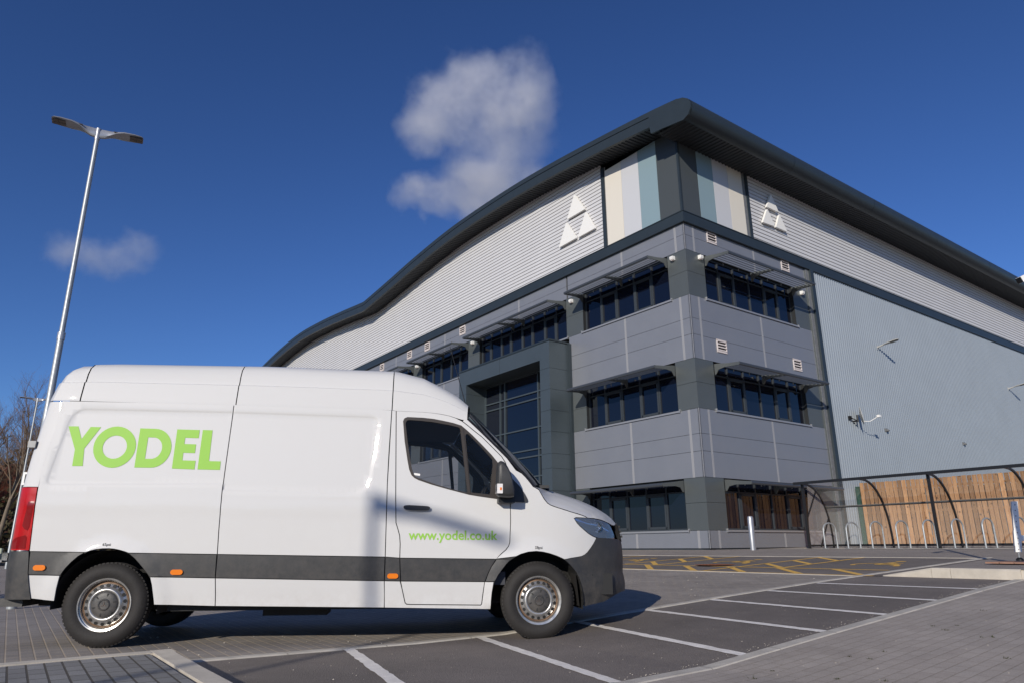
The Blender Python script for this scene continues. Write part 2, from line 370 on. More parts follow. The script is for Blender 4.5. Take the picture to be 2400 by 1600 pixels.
# ================================================================== warehouse
BM0 = BF(0, 0, ZB)
BLD = empty('warehouse', BM0, 'grey three-storey office corner of a large warehouse with ribbed pale upper cladding and curved roof', 'building')
def fb(mb, face, a0, a1, z0, z1, out, inn, m=0):
    if face == 'L': mb.box(-out, inn, a0, a1, z0, z1, m)
    else: mb.box(a0, a1, -out, inn, z0, z1, m)
def fp(face, a, o, z):          # point on facade: a along, o outwards
    return (-o, a, z) if face == 'L' else (a, -o, z)
RT = [(-2,15.08),(-.98,15.26),(.03,15.42),(2.5,15.72),(5.8,16.05),(8.8,16.24),(12.2,16.3),(15,16.24),(18.6,15.95),(21.3,15.64),(23.9,15.36),(25.0,15.25),(25.3,15.25),(26.4,15.36),(28.5,15.57),(32.35,15.9),(36.8,16.1),(41,15.92),(46,15.39),(48.6,14.98),(50,14.75)]
def rt(y):
    if y <= RT[0][0]: return RT[0][1]
    for k in range(len(RT)-1):
        if y <= RT[k+1][0]:
            p1, p2 = RT[k], RT[k+1]; t = (y-p1[0])/(p2[0]-p1[0])
            if k in (11,) or k+1 == 11 or k == 12: return lerp(p1[1], p2[1], t)
            p0 = RT[max(0, k-1)]; p3 = RT[min(len(RT)-1, k+2)]
            m1 = (p2[1]-p0[1])/(p2[0]-p0[0])*(p2[0]-p1[0]); m2 = (p3[1]-p1[1])/(p3[0]-p1[0])*(p2[0]-p1[0])
            return (2*t**3-3*t*t+1)*p1[1]+(t**3-2*t*t+t)*m1+(-2*t**3+3*t*t)*p2[1]+(t**3-t*t)*m2
    return RT[-1][1]
YE = 49.2; XE = 75.0
# --- structural core (dark, seen only through the joints) and plinth
mb = MB()
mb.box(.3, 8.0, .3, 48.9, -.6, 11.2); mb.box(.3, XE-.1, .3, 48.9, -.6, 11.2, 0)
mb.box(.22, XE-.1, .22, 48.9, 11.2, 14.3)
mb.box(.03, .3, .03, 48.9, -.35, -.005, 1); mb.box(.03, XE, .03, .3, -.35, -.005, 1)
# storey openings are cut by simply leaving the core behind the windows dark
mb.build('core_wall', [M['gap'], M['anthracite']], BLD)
# --- grey panel bands
LJ = [0, .42, 3.12, 6.4, 9.83, 16.5, 22.2, 28.9, 35.6, 42.3, 48.9]
RJ = [0, .5, 4.08, 7.57]
rows_grey = [(0, .55), (2.21, 3.05), (3.05, 3.62), (3.62, 4.46), (6.17, 7.01), (7.01, 7.59), (7.59, 8.43), (10.13, 10.70), (10.70, 11.14)]
def panels(mb, face, joints, z0, z1, m=0, g=.006, t=.06, skip=None):
    for a, b in zip(joints, joints[1:]):
        a2 = a+(.045 if a > .01 else 0); b2 = b-(.045 if b < joints[-1]-.01 else 0)
        if skip and a >= skip[0]-.01 and b <= skip[1]+.01: continue
        fb(mb, face, a2, b2, z0+g, z1-g, 0, t, m)
def bands(): 
    for grp in ((rows_grey[0],), rows_grey[1:4], rows_grey[4:7], rows_grey[7:9]): yield grp
for grp in bands():
  pc3 = [MB(), MB(), MB()]
  for z0, z1 in grp:
    if z1 <= 8.5: panels(pc3[0], 'L', [0, .42, 3.12, 6.36], z0, z1); panels(pc3[1], 'L', [13.2, 16.5, 22.2, 28.9, 35.6, 42.3, 48.9], z0, z1)
    else: panels(pc3[0], 'L', LJ, z0, z1)
    panels(pc3[2], 'R', RJ, z0, z1)
  for q in pc3:
    if q.f: q.build('wall_cladding', M['panel'], BLD)
for z0, z1 in ():
    lj = LJ
    if z1 <= 8.2: lj = [0, .42, 3.12, 6.36]; panels(mb, 'L', lj, z0, z1); panels(mb, 'L', [13.2, 16.5, 22.2, 28.9, 35.6, 42.3, 48.9], z0, z1)
    else: panels(mb, 'L', LJ, z0, z1)
    panels(mb, 'R', RJ, z0, z1)
# light jointing strips with a groove down the middle
for z0, z1 in ((0, .55), (2.21, 4.46), (6.17, 8.43), (10.13, 11.14)):
    for a in LJ[1:-1]:
        if a in (6.4,) or (z1 < 8.5 and 6 < a < 13.3): continue
        mb = MB()
        for s in (-.045, .003): fb(mb, 'L', a+s, a+s+.042, z0+.004, z1-.004, .004, .05)
        mb.build('joint_strip', M['strip'], BLD)
    for a in RJ[1:-1]:
        mb = MB()
        for s in (-.045, .003): fb(mb, 'R', a+s, a+s+.042, z0+.004, z1-.004, .004, .05)
        mb.build('joint_strip', M['strip'], BLD)
for z0, z1 in ((0, .55), (2.21, 4.46), (6.17, 8.43), (10.13, 11.14)): mb = MB(); mb.box(-.003, .012, -.003, .012, z0, z1); mb.build('corner_strip', M['strip'], BLD)
# --- windows and the dark piers between them
FL = [(.55, 2.21), (4.46, 6.17), (8.43, 10.13)]
winL = {2: [(.86, 5.45), (6.5, 13.1), (14.15, 18.9), (19.95, 24.7), (26.1, 30.9), (32.0, 36.8), (38.0, 42.8)],
        1: [(.86, 5.45), (14.15, 18.9), (19.95, 24.7), (26.1, 30.9), (32.0, 36.8)], 0: [(.86, 5.45), (14.15, 18.9), (19.95, 24.7), (26.1, 30.9), (32.0, 36.8)]}
winR = {k: [(.98, 6.5)] for k in range(3)}
mb = MB()
for k, (z0, z1) in enumerate(FL):
    zm = lerp(z0, z1, .52)
    for face, W, end, gaps in (('L', winL[k], 48.9, [(6.36, 13.2)] if k < 2 else []), ('R', winR[k], 7.57, [])):
        a = 0
        segs = []
        for (p, q) in W+[(end, end)]:
            segs.append((a, p)); a = q
        for (p, q) in segs:
            parts = [(p, q)]
            for (g0, g1) in gaps:
                parts = [s for (u, v) in parts for s in ((u, min(v, g0)), (max(u, g1), v)) if s[1]-s[0] > .05]
            for (u, v) in parts:
                js = [u, v]
                if v-u > 3: js = [u]+[u+(v-u)*i/3 for i in (1, 2)]+[v]
                mb = MB()
                for c, d in zip(js, js[1:]):
                    for (e, f) in ((z0, zm), (zm, z1)): fb(mb, face, c+.004, d-.004, e+.005, f-.005, -.002, .06, 0)
                mb.build('pier_cladding', M['panel_dark'], BLD)
def window(face, a0, a1, z0, z1, units, case, name='window', head=True):
    mb = MB(); rc = .14          # recess
    def F(a, b, c, d, out=-rc, th=.07, m=0): fb(mb, face, a, b, c, d, out, -out+th, m)
    F(a0, a0+.06, z0, z1); F(a1-.06, a1, z0, z1); F(a0, a1, z0, z0+.07); F(a0, a1, z1-.07, z1)
    # reveals
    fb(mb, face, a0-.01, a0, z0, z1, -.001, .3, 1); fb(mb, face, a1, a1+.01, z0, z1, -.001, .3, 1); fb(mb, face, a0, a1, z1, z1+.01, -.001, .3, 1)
    tz = z1-.42; F(a0+.06, a1-.06, tz-.022, tz+.022)
    us = [a0+(a1-a0)*i/units for i in range(units+1)]
    for i in range(1, units): F(us[i]-.028, us[i]+.028, z0+.07, z1-.07, -rc+.01, .09)
    for i in case:
        u, v = us[i]+.035, us[i+1]-.035; c, d = z0+.07, tz-.03
        F(u, u+.07, c, d, -rc+.02, .05); F(v-.07, v, c, d, -rc+.02, .05); F(u, v, c, c+.08, -rc+.02, .05); F(u, v, d-.07, d, -rc+.02, .05)
    w = mb.build(name, [M['frame'], M['frame_dark']], BLD)
    mb = MB(); fb(mb, face, a0+.03, a1-.03, z0+.03, z1-.03, -rc-.035, rc+.045); mb.build('pane', M['glass'], w)
    mb = MB(); fb(mb, face, a0-.1, a1+.1, z0-.045, z0+.015, .05, .14)
    fb(mb, face, a0-.1, a0-.07, z0-.055, z0+.06, .055, .02); fb(mb, face, a1+.07, a1+.1, z0-.055, z0+.06, .055, .02)
    mb.build('sill', M['sill'], w)
    return w
for k, (z0, z1) in enumerate(FL):
    for i, (a0, a1) in enumerate(winL[k]):
        n = 8 if a1-a0 > 6 else 5
        window('L', a0, a1, z0, z1, n, (1, 3) if n == 5 else (1, 3, 5, 7))
    window('R', .98, 6.5, z0, z1, 6, (1, 4))
# light ceiling strips seen through the ground-floor glass are omitted; sun shades over every window
def shade(face, a0, a1, zt, mids):
    mb = MB()
    def pl(a, t=.02):
        pts = [(0,-.20),(.06,-.20),(.16,-.06),(.42,-.02),(1.0,-.055),(1.04,0),(1.0,.045),(.55,.09),(.2,.15),(0,.17)]
        P = [fp(face, a-t/2, o, zt+z) for o, z in pts]
        e = Vector(fp(face, a+t/2, 0, 0))-Vector(fp(face, a-t/2, 0, 0)); mb.prism(P, e, 1)
    for a in [a0, a1]+mids: pl(a, .025 if a in (a0, a1) else .04)
    ns = 5
    for i in range(ns):
        o = .15+.165*i; w = .052; dz = .014; zt0 = zt; zt = zt0+(1-o)*.13
        P = [fp(face, a0, o-.045, zt+.034), fp(face, a0, o-.006, zt-.012), fp(face, a0, o+.045, zt-.04), fp(face, a0, o+.04, zt-.028), fp(face, a0, o+.008, zt+.01), fp(face, a0, o-.035, zt+.044)]
        mb.prism(P, Vector(fp(face, a1, 0, 0))-Vector(fp(face, a0, 0, 0)), 0); zt = zt0
    mb.prism([fp(face, a0, 1.0+.04*math.cos(t*.785), zt+.06*math.sin(t*.785)) for t in range(8)], Vector(fp(face, a1, 0, 0))-Vector(fp(face, a0, 0, 0)), 0)
    for i in range(1, 6):
        a = lerp(a0, a1, i/6); mb.box(*( (-.13, -.1, a-.01, a+.01) if face == 'L' else (a-.01, a+.01, -.13, -.1)), zt+.0, zt+.09, 2)
    return mb.build('sun_shade', [M['shade'], M['shade_b'], M['galv']], BLD)
M['shade'] = mat('sun_shade_blade', (.075, .085, .1), .4, .4); M['shade_b'] = mat('sun_shade_bracket', (.11, .12, .12), .45, .4)
for k, z in enumerate((1.98, 5.9, 9.88)):
    for (a0, a1) in winL[k]:
        m = [(a0+a1)/2] if a1-a0 < 6 else [lerp(a0, a1, .44), lerp(a0, a1, .56)]
        shade('L', a0+.02, a1-.02, z, m)
    shade('R', 1.02, 6.46, z+.02, [3.75])
# --- string course
mb = MB()
for z0, z1, o in ((11.14, 11.55, .12),):
    mb.box(-o, .1, -o, YE, z0, z1); mb.box(.1, XE, -o, .1, z0, z1)
mb.box(-.14, .05, -.14, YE, 11.53, 11.562); mb.box(.05, XE, -.14, .05, 11.53, 11.562)
mb.build('string_course', M['anthracite'], BLD)
# --- post and corrugated wall on the right
mb = MB(); mb.box(7.6, 7.82, -.05, .1, -.3, 11.14, 1); mb.box(7.82, 8.06, -.14, .1, -.3, 11.14, 0); mb.box(7.55, 7.6, -.03, .1, -.3, 11.14, 2)
mb.build('corner_post', [M['anthracite'], M['flash'], M['panel_dark']], BLD)
mb = MB(); n = int((XE-8.06)/.17); prof = [(0, .0), (.025, -.035), (.05, -.05), (.075, -.05), (.1, -.035), (.125, 0), (.147, .006)]
pts = [(8.06+i*.17+u, v-.01) for i in range(n) for (u, v) in prof]
mb.grid([[(x, y, z) for x, y in pts] for z in (-.3, 11.16)])
mb.build('corrugated_wall', M['corr'], BLD, smooth=50)
# --- horizontally ribbed upper walls
def ribbed(name, face, a0, a1, z0, top, cut=None):
    mb = MB(); p = .163; z = z0; cols = [a0+(a1-a0)*i/(48 if face == 'L' else 8) for i in range((48 if face == 'L' else 8)+1)]
    while z < top:
        for a, b in zip(cols, cols[1:]):
            if cut and (z+p > cut(a) or z+p > cut(b)): continue
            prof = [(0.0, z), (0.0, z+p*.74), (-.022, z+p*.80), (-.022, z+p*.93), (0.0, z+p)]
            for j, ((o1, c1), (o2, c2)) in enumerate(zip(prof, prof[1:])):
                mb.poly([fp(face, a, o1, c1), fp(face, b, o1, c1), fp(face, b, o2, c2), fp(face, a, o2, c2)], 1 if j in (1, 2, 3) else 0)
        z += p
    return mb.build(name, [M['ribbed'], M['groove']], BLD)
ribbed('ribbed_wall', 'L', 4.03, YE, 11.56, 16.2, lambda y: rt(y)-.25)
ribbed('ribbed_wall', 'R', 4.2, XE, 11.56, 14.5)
# --- coloured corner panels
for face, e0, st in (('L', .1, .93), ('R', .14, .93)):
    for i in range(4):
        mb = MB(); a0 = e0+st*i if i else e0-.04; a1 = e0+st*(i+1)
        fb(mb, face, a0+.006, a1-.006, 11.57, 15.0 if face == 'L' else 14.5, -.005, .06)
        mb.build('colour_panel', M['cp%d' % i], BLD)
mb = MB()
mb.box(-.03, .05, -.03, .05, 11.55, 15.1); mb.build('corner_trim', M['anthracite'], BLD); mb = MB()
mb.box(-.03, .05, 3.86, 4.03, 11.55, 15.2); mb.box(.02, .05, 3.8, 3.86, 11.55, 15.2, 1); mb.build('corner_trim', [M['anthracite'], M['flash']], BLD); mb = MB(); mb.box(4.02, 4.2, -.03, .05, 11.55, 14.5); mb.box(3.84, 4.02, .0, .05, 11.55, 14.5, 1)
mb.build('corner_trim', [M['anthracite'], M['flash']], BLD)
# --- roof: barrel sheets, verge fascia, gutter nose, soffits
ys = []; y = -1.0
while y < 50: ys.append(y); y += .5
ys = sorted(set(ys+[25.0, 25.3]))
mb = MB()
mb.grid([[(x, y, rt(y)+.0) for y in ys] for x in (-.98, XE)])
mb.grid([[(x, y, rt(y)-.1) for y in ys] for x in (-.98, XE)])
mb.build('roof', M['anthracite'], BLD, smooth=40)
mb = MB(); O = 1.0; dep = .62
rows = [[(-O+.1, y, rt(y)+.015), (-O-.03, y, rt(y)+.015), (-O-.03, y, rt(y)-.2), (-O+.0, y, rt(y)-.205), (-O+.0, y, rt(y)-.225), (-O-.02, y, rt(y)-.23), (-O-.02, y, rt(y)-dep), (-O+.1, y, rt(y)-dep)] for y in ys]
mb.grid(rows)
# box end at the corner
prof = [(.35, 14.88), (.3, 14.55), (-1.2, 14.3), (-1.42, 14.4), (-1.55, 14.62), (-1.56, 14.82), (-1.45, 15.02), (-1.25, 15.17), (-.95, 15.27), (.35, 15.46)]
mb.prism([(-O-.036, y, z) for y, z in prof], (.08, 0, 0))
mb.build('verge_fascia', M['anthracite'], BLD)
mb = MB()
nose = [(-1.15, 14.34), (-1.3, 14.34), (-1.42, 14.4), (-1.52, 14.52), (-1.57, 14.68), (-1.56, 14.84), (-1.48, 14.99), (-1.35, 15.1), (-1.2, 15.18), (-.98, 15.255)]
x = -O+.04
while x < XE:
    e = min(x+6.2, XE); mb.grid([[(q, y, z) for y, z in nose] for q in (x, e-.012)]); x = e
mb.build('eaves_gutter', M['gutter'] if 'gutter' in M else M['anthracite'], BLD, smooth=60)
def trap(n, p): return [(i*p+u, v) for i in range(n) for u, v in ((0, 0), (p*.3, 0), (p*.4, .035), (p*.9, .035))]
mb = MB(); pr = trap(int((XE+.8)/.2), .2)
mb.grid([[(-.95+u, y, 14.36+(.05 if y > -.5 else 0)+v) for u, v in pr] for y in (-1.18, .06)])
mb.build('eaves_soffit', M['soffit'], BLD)
mb = MB(); pr = trap(int(49/.2), .2)
mb.grid([[(x, .2+u, rt(.2+u)-dep+.03+v+(.06 if x > -.5 else 0)) for u, v in pr] for x in (-.97, .06)])
mb.build('verge_soffit', M['soffit'], BLD)
mb = MB()
mb.box(.0, .12, 48.9, 49.2, -.3, 11.2); mb.poly([(.1, YE, -.3), (XE, YE, -.3), (XE, YE, 14.4), (.1, YE, 14.4)]); mb.poly([(XE, .1, -.3), (XE, YE, -.3), (XE, YE, 14.4), (XE, .1, 14.4)])
mb.build('end_wall', M['corr'], BLD)
# --- small square vents
for face, a, z in (('L', 14.71, 10.86), ('L', 18.4, 10.86), ('L', 20.5, 10.86), ('L', 24.1, 10.86), ('R', 1.53, 10.95), ('R', 6.18, 10.95), ('R', 1.53, 6.8), ('R', 6.18, 6.81)):
    mb = MB(); h = .26; w = .27
    for (p, q, r, s) in ((-w, w, -h*.7+.0, -h*.7-.06), (-w, w, h*.66, h*.66+.05), (-w, -w+.04, -h*.8, h*.8), (w-.04, w, -h*.8, h*.8)): fb(mb, face, a+p, a+q, z+min(r, s), z+max(r, s), .03, .0, 0)
    for i in range(4):
        zz = z-h*.66+i*.105; P = [fp(face, a-w+.03, .0, zz+.06), fp(face, a-w+.03, .045, zz+.0), fp(face, a-w+.03, .03, zz-.01), fp(face, a-w+.03, .0, zz+.03)]
        mb.prism(P, Vector(fp(face, 2*w-.06, 0, 0)), 0)
    fb(mb, face, a-w+.03, a+w-.03, z-h*.66, z+h*.66, .003, .0, 1)
    mb.build('vent', [M['vent'], M['gap']], BLD)
# --- entrance portal
P0, P1, PZ, OUT = 6.36, 13.2, 8.17, 1.1
mb = MB(); jw = .62; lz = 7.42
js = [-.3, .85, 2.15, 3.0, 3.57, 4.43, 5.28, 6.13, 7.0, PZ-.06]
for (y0, y1) in ((P0, P0+jw), (P1-jw, P1)):
    for a, b in zip(js, js[1:]): mb.box(-OUT, .1, y0, y1, a+.005, b-.005)
    mb.box(-OUT+.02, .1, y0+.02, y1-.02, -.3, PZ-.1, 1)
for a, b in ((P0+jw+.0, 9.83), (9.84, P1-jw)): mb.box(-OUT, .1, a+.004, b-.004, lz, PZ-.06)
mb.box(-OUT-.03, .05, P0-.03, P1+.03, PZ-.055, PZ+.02, 2)
mb.box(-.12, .02, P0-.12, P0-.0, -.3, PZ-.05, 2); mb.box(-.12, .02, P1+.0, P1+.12, -.3, PZ-.05, 2)
portal = mb.build('entrance_portal', [M['portal'], M['gap'], M['anthracite']], BLD)
mb = MB(); gx = .03
hz = [0.05, 2.1, 2.93, 3.78, 4.07, 5.0, 6.24, 6.55, 7.4]
for z in hz: mb.box(gx-.06, gx+.04, P0+jw, P1-jw, z-.03, z+.03)
for y in (P0+jw+.03, 8.5, 10.96, 11.33, P1-jw-.03): mb.box(gx-.062, gx+.04, y-.035, y+.035, -.2, 7.42)
cw = mb.build('curtain_wall', M['portal'], BLD)
mb = MB(); mb.box(gx+.01, gx+.025, P0+jw, P1-jw, -.2, 7.42); mb.build('pane', M['glass'], cw)
# --- signs: three triangles, one set on each face
def logo(face, tris, label):
    mid = tris[0]; a = sum(p[0] for p in mid)/3; z = sum(p[1] for p in mid)/3
    e = empty('wall_emblem', BM0 @ Matrix.Translation(Vector(fp(face, a, 0, z))), label, 'sign', 'triangle emblems on the upper walls')
    for T in tris:
        mb = MB(); c = Vector((sum(p[0] for p in T)/3, sum(p[1] for p in T)/3)); pts = []
        for i in range(3):
            p, q, r = Vector(T[i-1]), Vector(T[i]), Vector(T[(i+1) % 3]); u = (p-q).normalized(); v = (r-q).normalized(); rr = .05
            for t in (0, .5, 1): pts.append(q*(1-.0)+u*rr*(1-t)+v*rr*t if t != .5 else q+(u+v)*rr*.32)
        P = [Vector(fp(face, p.x-a, .13, p.y-z)) for p in pts]
        ext = Vector(fp(face, 0, -.09, 0)); mb.prism(P, ext, 0)
        mb.build('triangle', M['white'], e)
logo('L', [[(5.59,14.68),(6.11,13.68),(4.97,13.70)], [(6.17,13.58),(6.71,12.57),(5.55,12.60)], [(4.92,13.57),(5.47,12.58),(4.38,12.60)]], 'white three-triangle emblem on the front wall facing the sun, left of the cream panels')
logo('R', [[(5.62,13.96),(5.19,13.26),(6.02,13.26)], [(5.22,13.19),(4.79,12.46),(5.63,12.5)], [(6.06,13.18),(5.70,12.5),(6.49,12.49)]], 'smaller white three-triangle emblem on the side wall under the long straight eaves')
# --- little white wall lights on the dark piers
def sconce(face, a, z, label):
    M0 = BM0 @ Matrix.Translation(Vector(fp(face, a, 0, z)))
    e = empty('wall_light', M0, label, 'light', 'small white lights between the top-floor windows')
    mb = MB()
    mb.prism([fp(face, -.07, 0, -.07), fp(face, -.07, .13, -.05), fp(face, -.07, .15, .03), fp(face, -.07, .13, .07), fp(face, -.07, 0, .08)], Vector(fp(face, .14, 0, 0))); mb.build('housing', M['white'], e)
    mb = MB(); fb(mb, face, -.05, .05, -.085, -.06, .11, -.02); mb.build('lens', M['vent'], e)
for a, t in ((.56, 'just left of the building corner'), (6.1, 'second from the corner'), (13.67, 'above the entrance portal'), (19.45, 'lowest, just over the van roof')):
    sconce('L', a, 9.93, 'small white wall light on a dark pier, '+t)
sconce('R', .72, 9.95, 'small white cube wall light on the side wall, just right of the corner')
sconce('R', 7.1, 9.95, 'small white cube wall light on the side wall beside the corrugated cladding')
# --- wall-mounted floodlight arms, dish, sensors
def wall_lamp(a, z, label):
    e = empty('wall_lamp', BM0 @ Matrix.Translation((a, 0, z)), label, 'light', 'lamps on the corrugated wall')
    mb = MB(); mb.box(-.05, .05, -.06, .0, -.1, .1); mb.tube([(0, -.05, 0), (0, -.2, .03), (0, -.35, .06)], [.045, .04, .035], 8); mb.build('bracket', M['lamp_light'], e, smooth=40)
    mb = MB(); rows = []
    for t, w, h in ((0, .03, .03), (.15, .07, .035), (.4, .12, .04), (.75, .13, .035), (.95, .1, .025), (1, .03, .01)):
        y = -.3-.72*t; zc = .05+.1*t; rows.append([(-w, y, zc-h*.3), (-w*.7, y, zc+h), (0, y, zc+h*1.3), (w*.7, y, zc+h), (w, y, zc-h*.3), (0, y, zc-h*.6)])
    mb.grid(rows, 0, True); mb.poly(rows[0]); mb.poly(rows[-1][::-1]); mb.build('lamp_head', M['lamp_light'], e, smooth=50)
    mb = MB(); mb.xbox(Matrix.Translation((0, -.8, .095)) @ Matrix.Rotation(-.138, 4, 'X'), .16, .3, .03); mb.build('lens', M['lamp_dark'], e)
M['lamp_light'] = mat('lamp_pale_grey', (.5, .5, .48), .4, .2)
wall_lamp(12.77, 8.57, 'pale swan-neck lamp in the middle of the corrugated blue-grey wall')
wall_lamp(27.45, 8.5, 'pale swan-neck lamp on the corrugated wall at the right edge of the photo')
e = empty('satellite_dish', BM0 @ Matrix.Translation((9.75, 0, 5.03)), 'white satellite dish seen edge-on on the corrugated wall left of the cycle shelter', 'satellite dish')
mb = MB(); mb.tube([(-.1, 0, -.12), (-.1, -.28, -.12)], .03); mb.tube([(-.35, -.1, .02), (-.1, -.28, -.12)], .02); mb.tube([(-.1, -.28, -.16), (-.1, -.28, .12)], .035, 10); mb.box(-.42, -.28, -.14, -.03, -.06, .08); mb.box(-.15, -.05, -.02, 0, -.25, 0); mb.build('wall_bracket', M['black_metal'], e)
mb = MB(); Md = Matrix.Translation((-.02, -.34, .08)) @ Vector((.5, -.86, .12)).to_track_quat('Z', 'Y').to_matrix().to_4x4()
mb.lathe([(.07*(r/.36)**2, r) for r in (0.001, .1, .2, .3, .36)]+[(.078, .365), (.06, .36), (-.01, .02)], 28, 0, Md, axis='Z'); mb.build('dish', M['lamp_light'], e, smooth=60)
mb = MB(); mb.tube([(.0, -.36, -.14), (.2, -.62, -.16), (.36, -.86, .0)], .014); mb.box(.3, .44, -.98, -.86, -.02, .07); mb.build('feed_arm', M['white'], e)
for a, t in ((12.35, 'below the middle lamp'), (20.0, 'farther right, halfway to the photo edge')):
    e = empty('wall_sensor', BM0 @ Matrix.Translation((a, 0, 4.8)), 'tiny grey sensor on the corrugated wall, '+t, 'sensor', 'sensors on the corrugated wall')
    mb = MB(); mb.box(-.06, .06, -.1, 0, -.07, .07); mb.tube([(0, -.1, 0), (0, -.17, -.05)], .05, 8); mb.build('housing', M['flash'], e)
# ================================================================== cycle shelter
def shz(x): return G(x)-ZB
SX, SB = 2.4, 3.8
S = empty('cycle_shelter', BF(SX, -1.9, G(SX)), 'black curved cycle shelter with smoky clear panels in front of the timber fence', 'shelter')
mb = MB()
zt = 1.98
frames = [0, -1.9, -3.8, -5.7, -7.6, -9.5]
def arc(y, n=12, r0=0.0):
    P = []
    for i in range(n+1):
        t = i/n*math.pi/2; P.append((.12+(SB-SX-.12)*math.sin(t)**1.0, y, zt*math.cos(t)**.82 if i < n else 0.0))
    return [(-.25, y, zt+.01)]+P
for i, y in enumerate(frames):
    A = arc(y)
    for a, b in zip(A, A[1:]): mb.bar(a, b, .05, .05)
    if i % 2 == 0: mb.box(-.035, .035, y-.035, y+.035, -.02, zt+.02); mb.box(-.08, .08, y-.08, y+.08, -.02, .01)
mb.box(-.27, -.2, frames[-1]-.05, .05+.1, zt-.03, zt+.05)
for (x, z) in ((SB-SX-.2, 1.28), (SB-SX-.01, .1)): mb.box(x-.03, x+.03, frames[-1], 0, z-.03, z+.03)
mb.build('frame', M['black_metal'], S)
mb = MB(); mb.bar((0, 0, .85), (.75, 0, 1.82), .035, .035); mb.bar((.65, 0, .06), (1.32, 0, 1.0), .035, .035); mb.bar((0, 0, .1), (SB-SX, 0, .1), .05, .05); mb.build('end_brace', M['black_metal'], S)
pc = mat('smoky_polycarbonate', (.55, .5, .48), .06, alpha=.32, spec=.6)
mb = MB(); A = [arc(y) for y in (frames[0], frames[-1])]; mb.grid([[(p[0]-.0, p[1], p[2]+.03) for p in a] for a in A]); mb.build('roof_panel', mat('clear_polycarbonate', (.6, .58, .55), .08, alpha=.16, spec=.6), S)
mb = MB(); a = arc(0); mb.poly([(0.03, .01, .12)]+[(p[0], .01, p[2]-.02) for p in a[2:-1]]+[(SB-SX-.02, .01, .12)]); mb.build('end_panel', pc, S)
# hoops: one built, the rest copied
def hoop(label):
    e = empty('cycle_hoop', BF(2.5, -2.36, G(2.6)+.006), label, 'bike stand', 'galvanised cycle hoops under the shelter')
    mb = MB(); P = [(0, 0, 0), (0, 0, .56)]+[(.35-.35*math.cos(t), 0, .56+.2*math.sin(t)) for t in [k*math.pi/10 for k in range(1, 10)]]+[(.7, 0, .56), (.7, 0, 0)]
    mb.tube(P, .024, 8); mb.build('hoop', M['galv'], e, smooth=60)
    for x in (0, .7): mb = MB(); mb.box(x-.07, x+.07, -.07, .07, 0, .012); mb.build('base_plate', M['galv'], e)
    mb = MB(); mb.box(-.09, .79, -.04, .04, -.0, .006); mb.build('floor_rail', M['black_metal'], e)
    return e
names = ['first hoop at the left end by the shelter post', 'second hoop from the left end', 'third hoop from the left, in front of the fence', 'fourth hoop from the left', 'fifth hoop, just left of the middle shelter post', 'sixth hoop, just right of the middle shelter post', 'seventh hoop, standing alone before the wide fence bay', 'eighth hoop, partly behind the white perforated post']
h0 = hoop('galvanised cycle stand, '+names[0])
for k in range(1, 8): copy_tree(h0, BF(2.5, -2.36-.735*k, G(2.6)+.006), 'galvanised cycle stand, '+names[k])
# ================================================================== timber fence
def timber():
    m = mat('fence_timber', (.36, .2, .095), .8, spec=.3); nt = m.node_tree; b = nt.nodes['Principled BSDF']; tc = nt.nodes['Texture Coordinate']
    mp = nt.nodes['Mapping']; mp.inputs['Scale'].default_value = (6, 6, .7)
    n = nt.nodes.new('ShaderNodeTexNoise'); n.inputs['Scale'].default_value = 3; n.inputs['Detail'].default_value = 9; n.inputs['Roughness'].default_value = .7; nt.links.new(mp.outputs[0], n.inputs['Vector'])
    v = nt.nodes.new('ShaderNodeTexVoronoi'); v.inputs['Scale'].default_value = 3.3; nt.links.new(tc.outputs['Object'], v.inputs['Vector'])
    cr = nt.nodes.new('ShaderNodeValToRGB'); cr.color_ramp.elements[0].position = .25; cr.color_ramp.elements[0].color = (.22, .1, .04, 1); cr.color_ramp.elements[1].position = .75; cr.color_ramp.elements[1].color = (.5, .29, .14, 1)
    nt.links.new(n.outputs['Fac'], cr.inputs[0])
    kr = nt.nodes.new('ShaderNodeMapRange'); kr.inputs[1].default_value = .06; kr.inputs[2].default_value = .16; kr.inputs[3].default_value = .35; kr.inputs[4].default_value = 1; nt.links.new(v.outputs['Distance'], kr.inputs[0])
    a = nt.nodes.new('ShaderNodeAttribute'); a.attribute_name = 'tone'
    mm = nt.nodes.new('ShaderNodeMath'); mm.operation = 'MULTIPLY'; nt.links.new(kr.outputs[0], mm.inputs[0]); nt.links.new(a.outputs['Fac'], mm.inputs[1])
    s = nt.nodes.new('ShaderNodeVectorMath'); s.operation = 'SCALE'; nt.links.new(cr.outputs[0], s.inputs[0]); nt.links.new(mm.outputs[0], s.inputs['Scale']); nt.links.new(s.outputs[0], b.inputs['Base Color'])
    return m
M['timber'] = timber()
F = empty('timber_fence', BF(9, -.3, ZB+.0), 'tall orange-brown vertical board fence behind the cycle shelter', 'fence')
mb = MB(); rf = random.Random(5); y = 0; tones = []
while y > -22:
    w = rf.uniform(.125, .145); g = rf.uniform(.014, .034); dx = rf.uniform(-.012, .012); top = 2.37+rf.uniform(-.01, .01)
    n0 = len(mb.f); mb.box(dx, dx+.02, y-w, y, .02, top); mb.box(.075, .092, y-w-.09, y-.05, .02, 2.02); tones += [rf.choice((.62, .8, .95, 1.1, 1.25))*rf.uniform(.92, 1.08)]*6+[.22]*6; y -= w+g  # rear boards toned down so the gaps read as shaded
fo = mb.build('boards', M['timber'], F)
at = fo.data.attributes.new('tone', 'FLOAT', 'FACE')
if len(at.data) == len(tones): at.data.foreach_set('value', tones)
else: at.data.foreach_set('value', [1.0]*len(at.data))
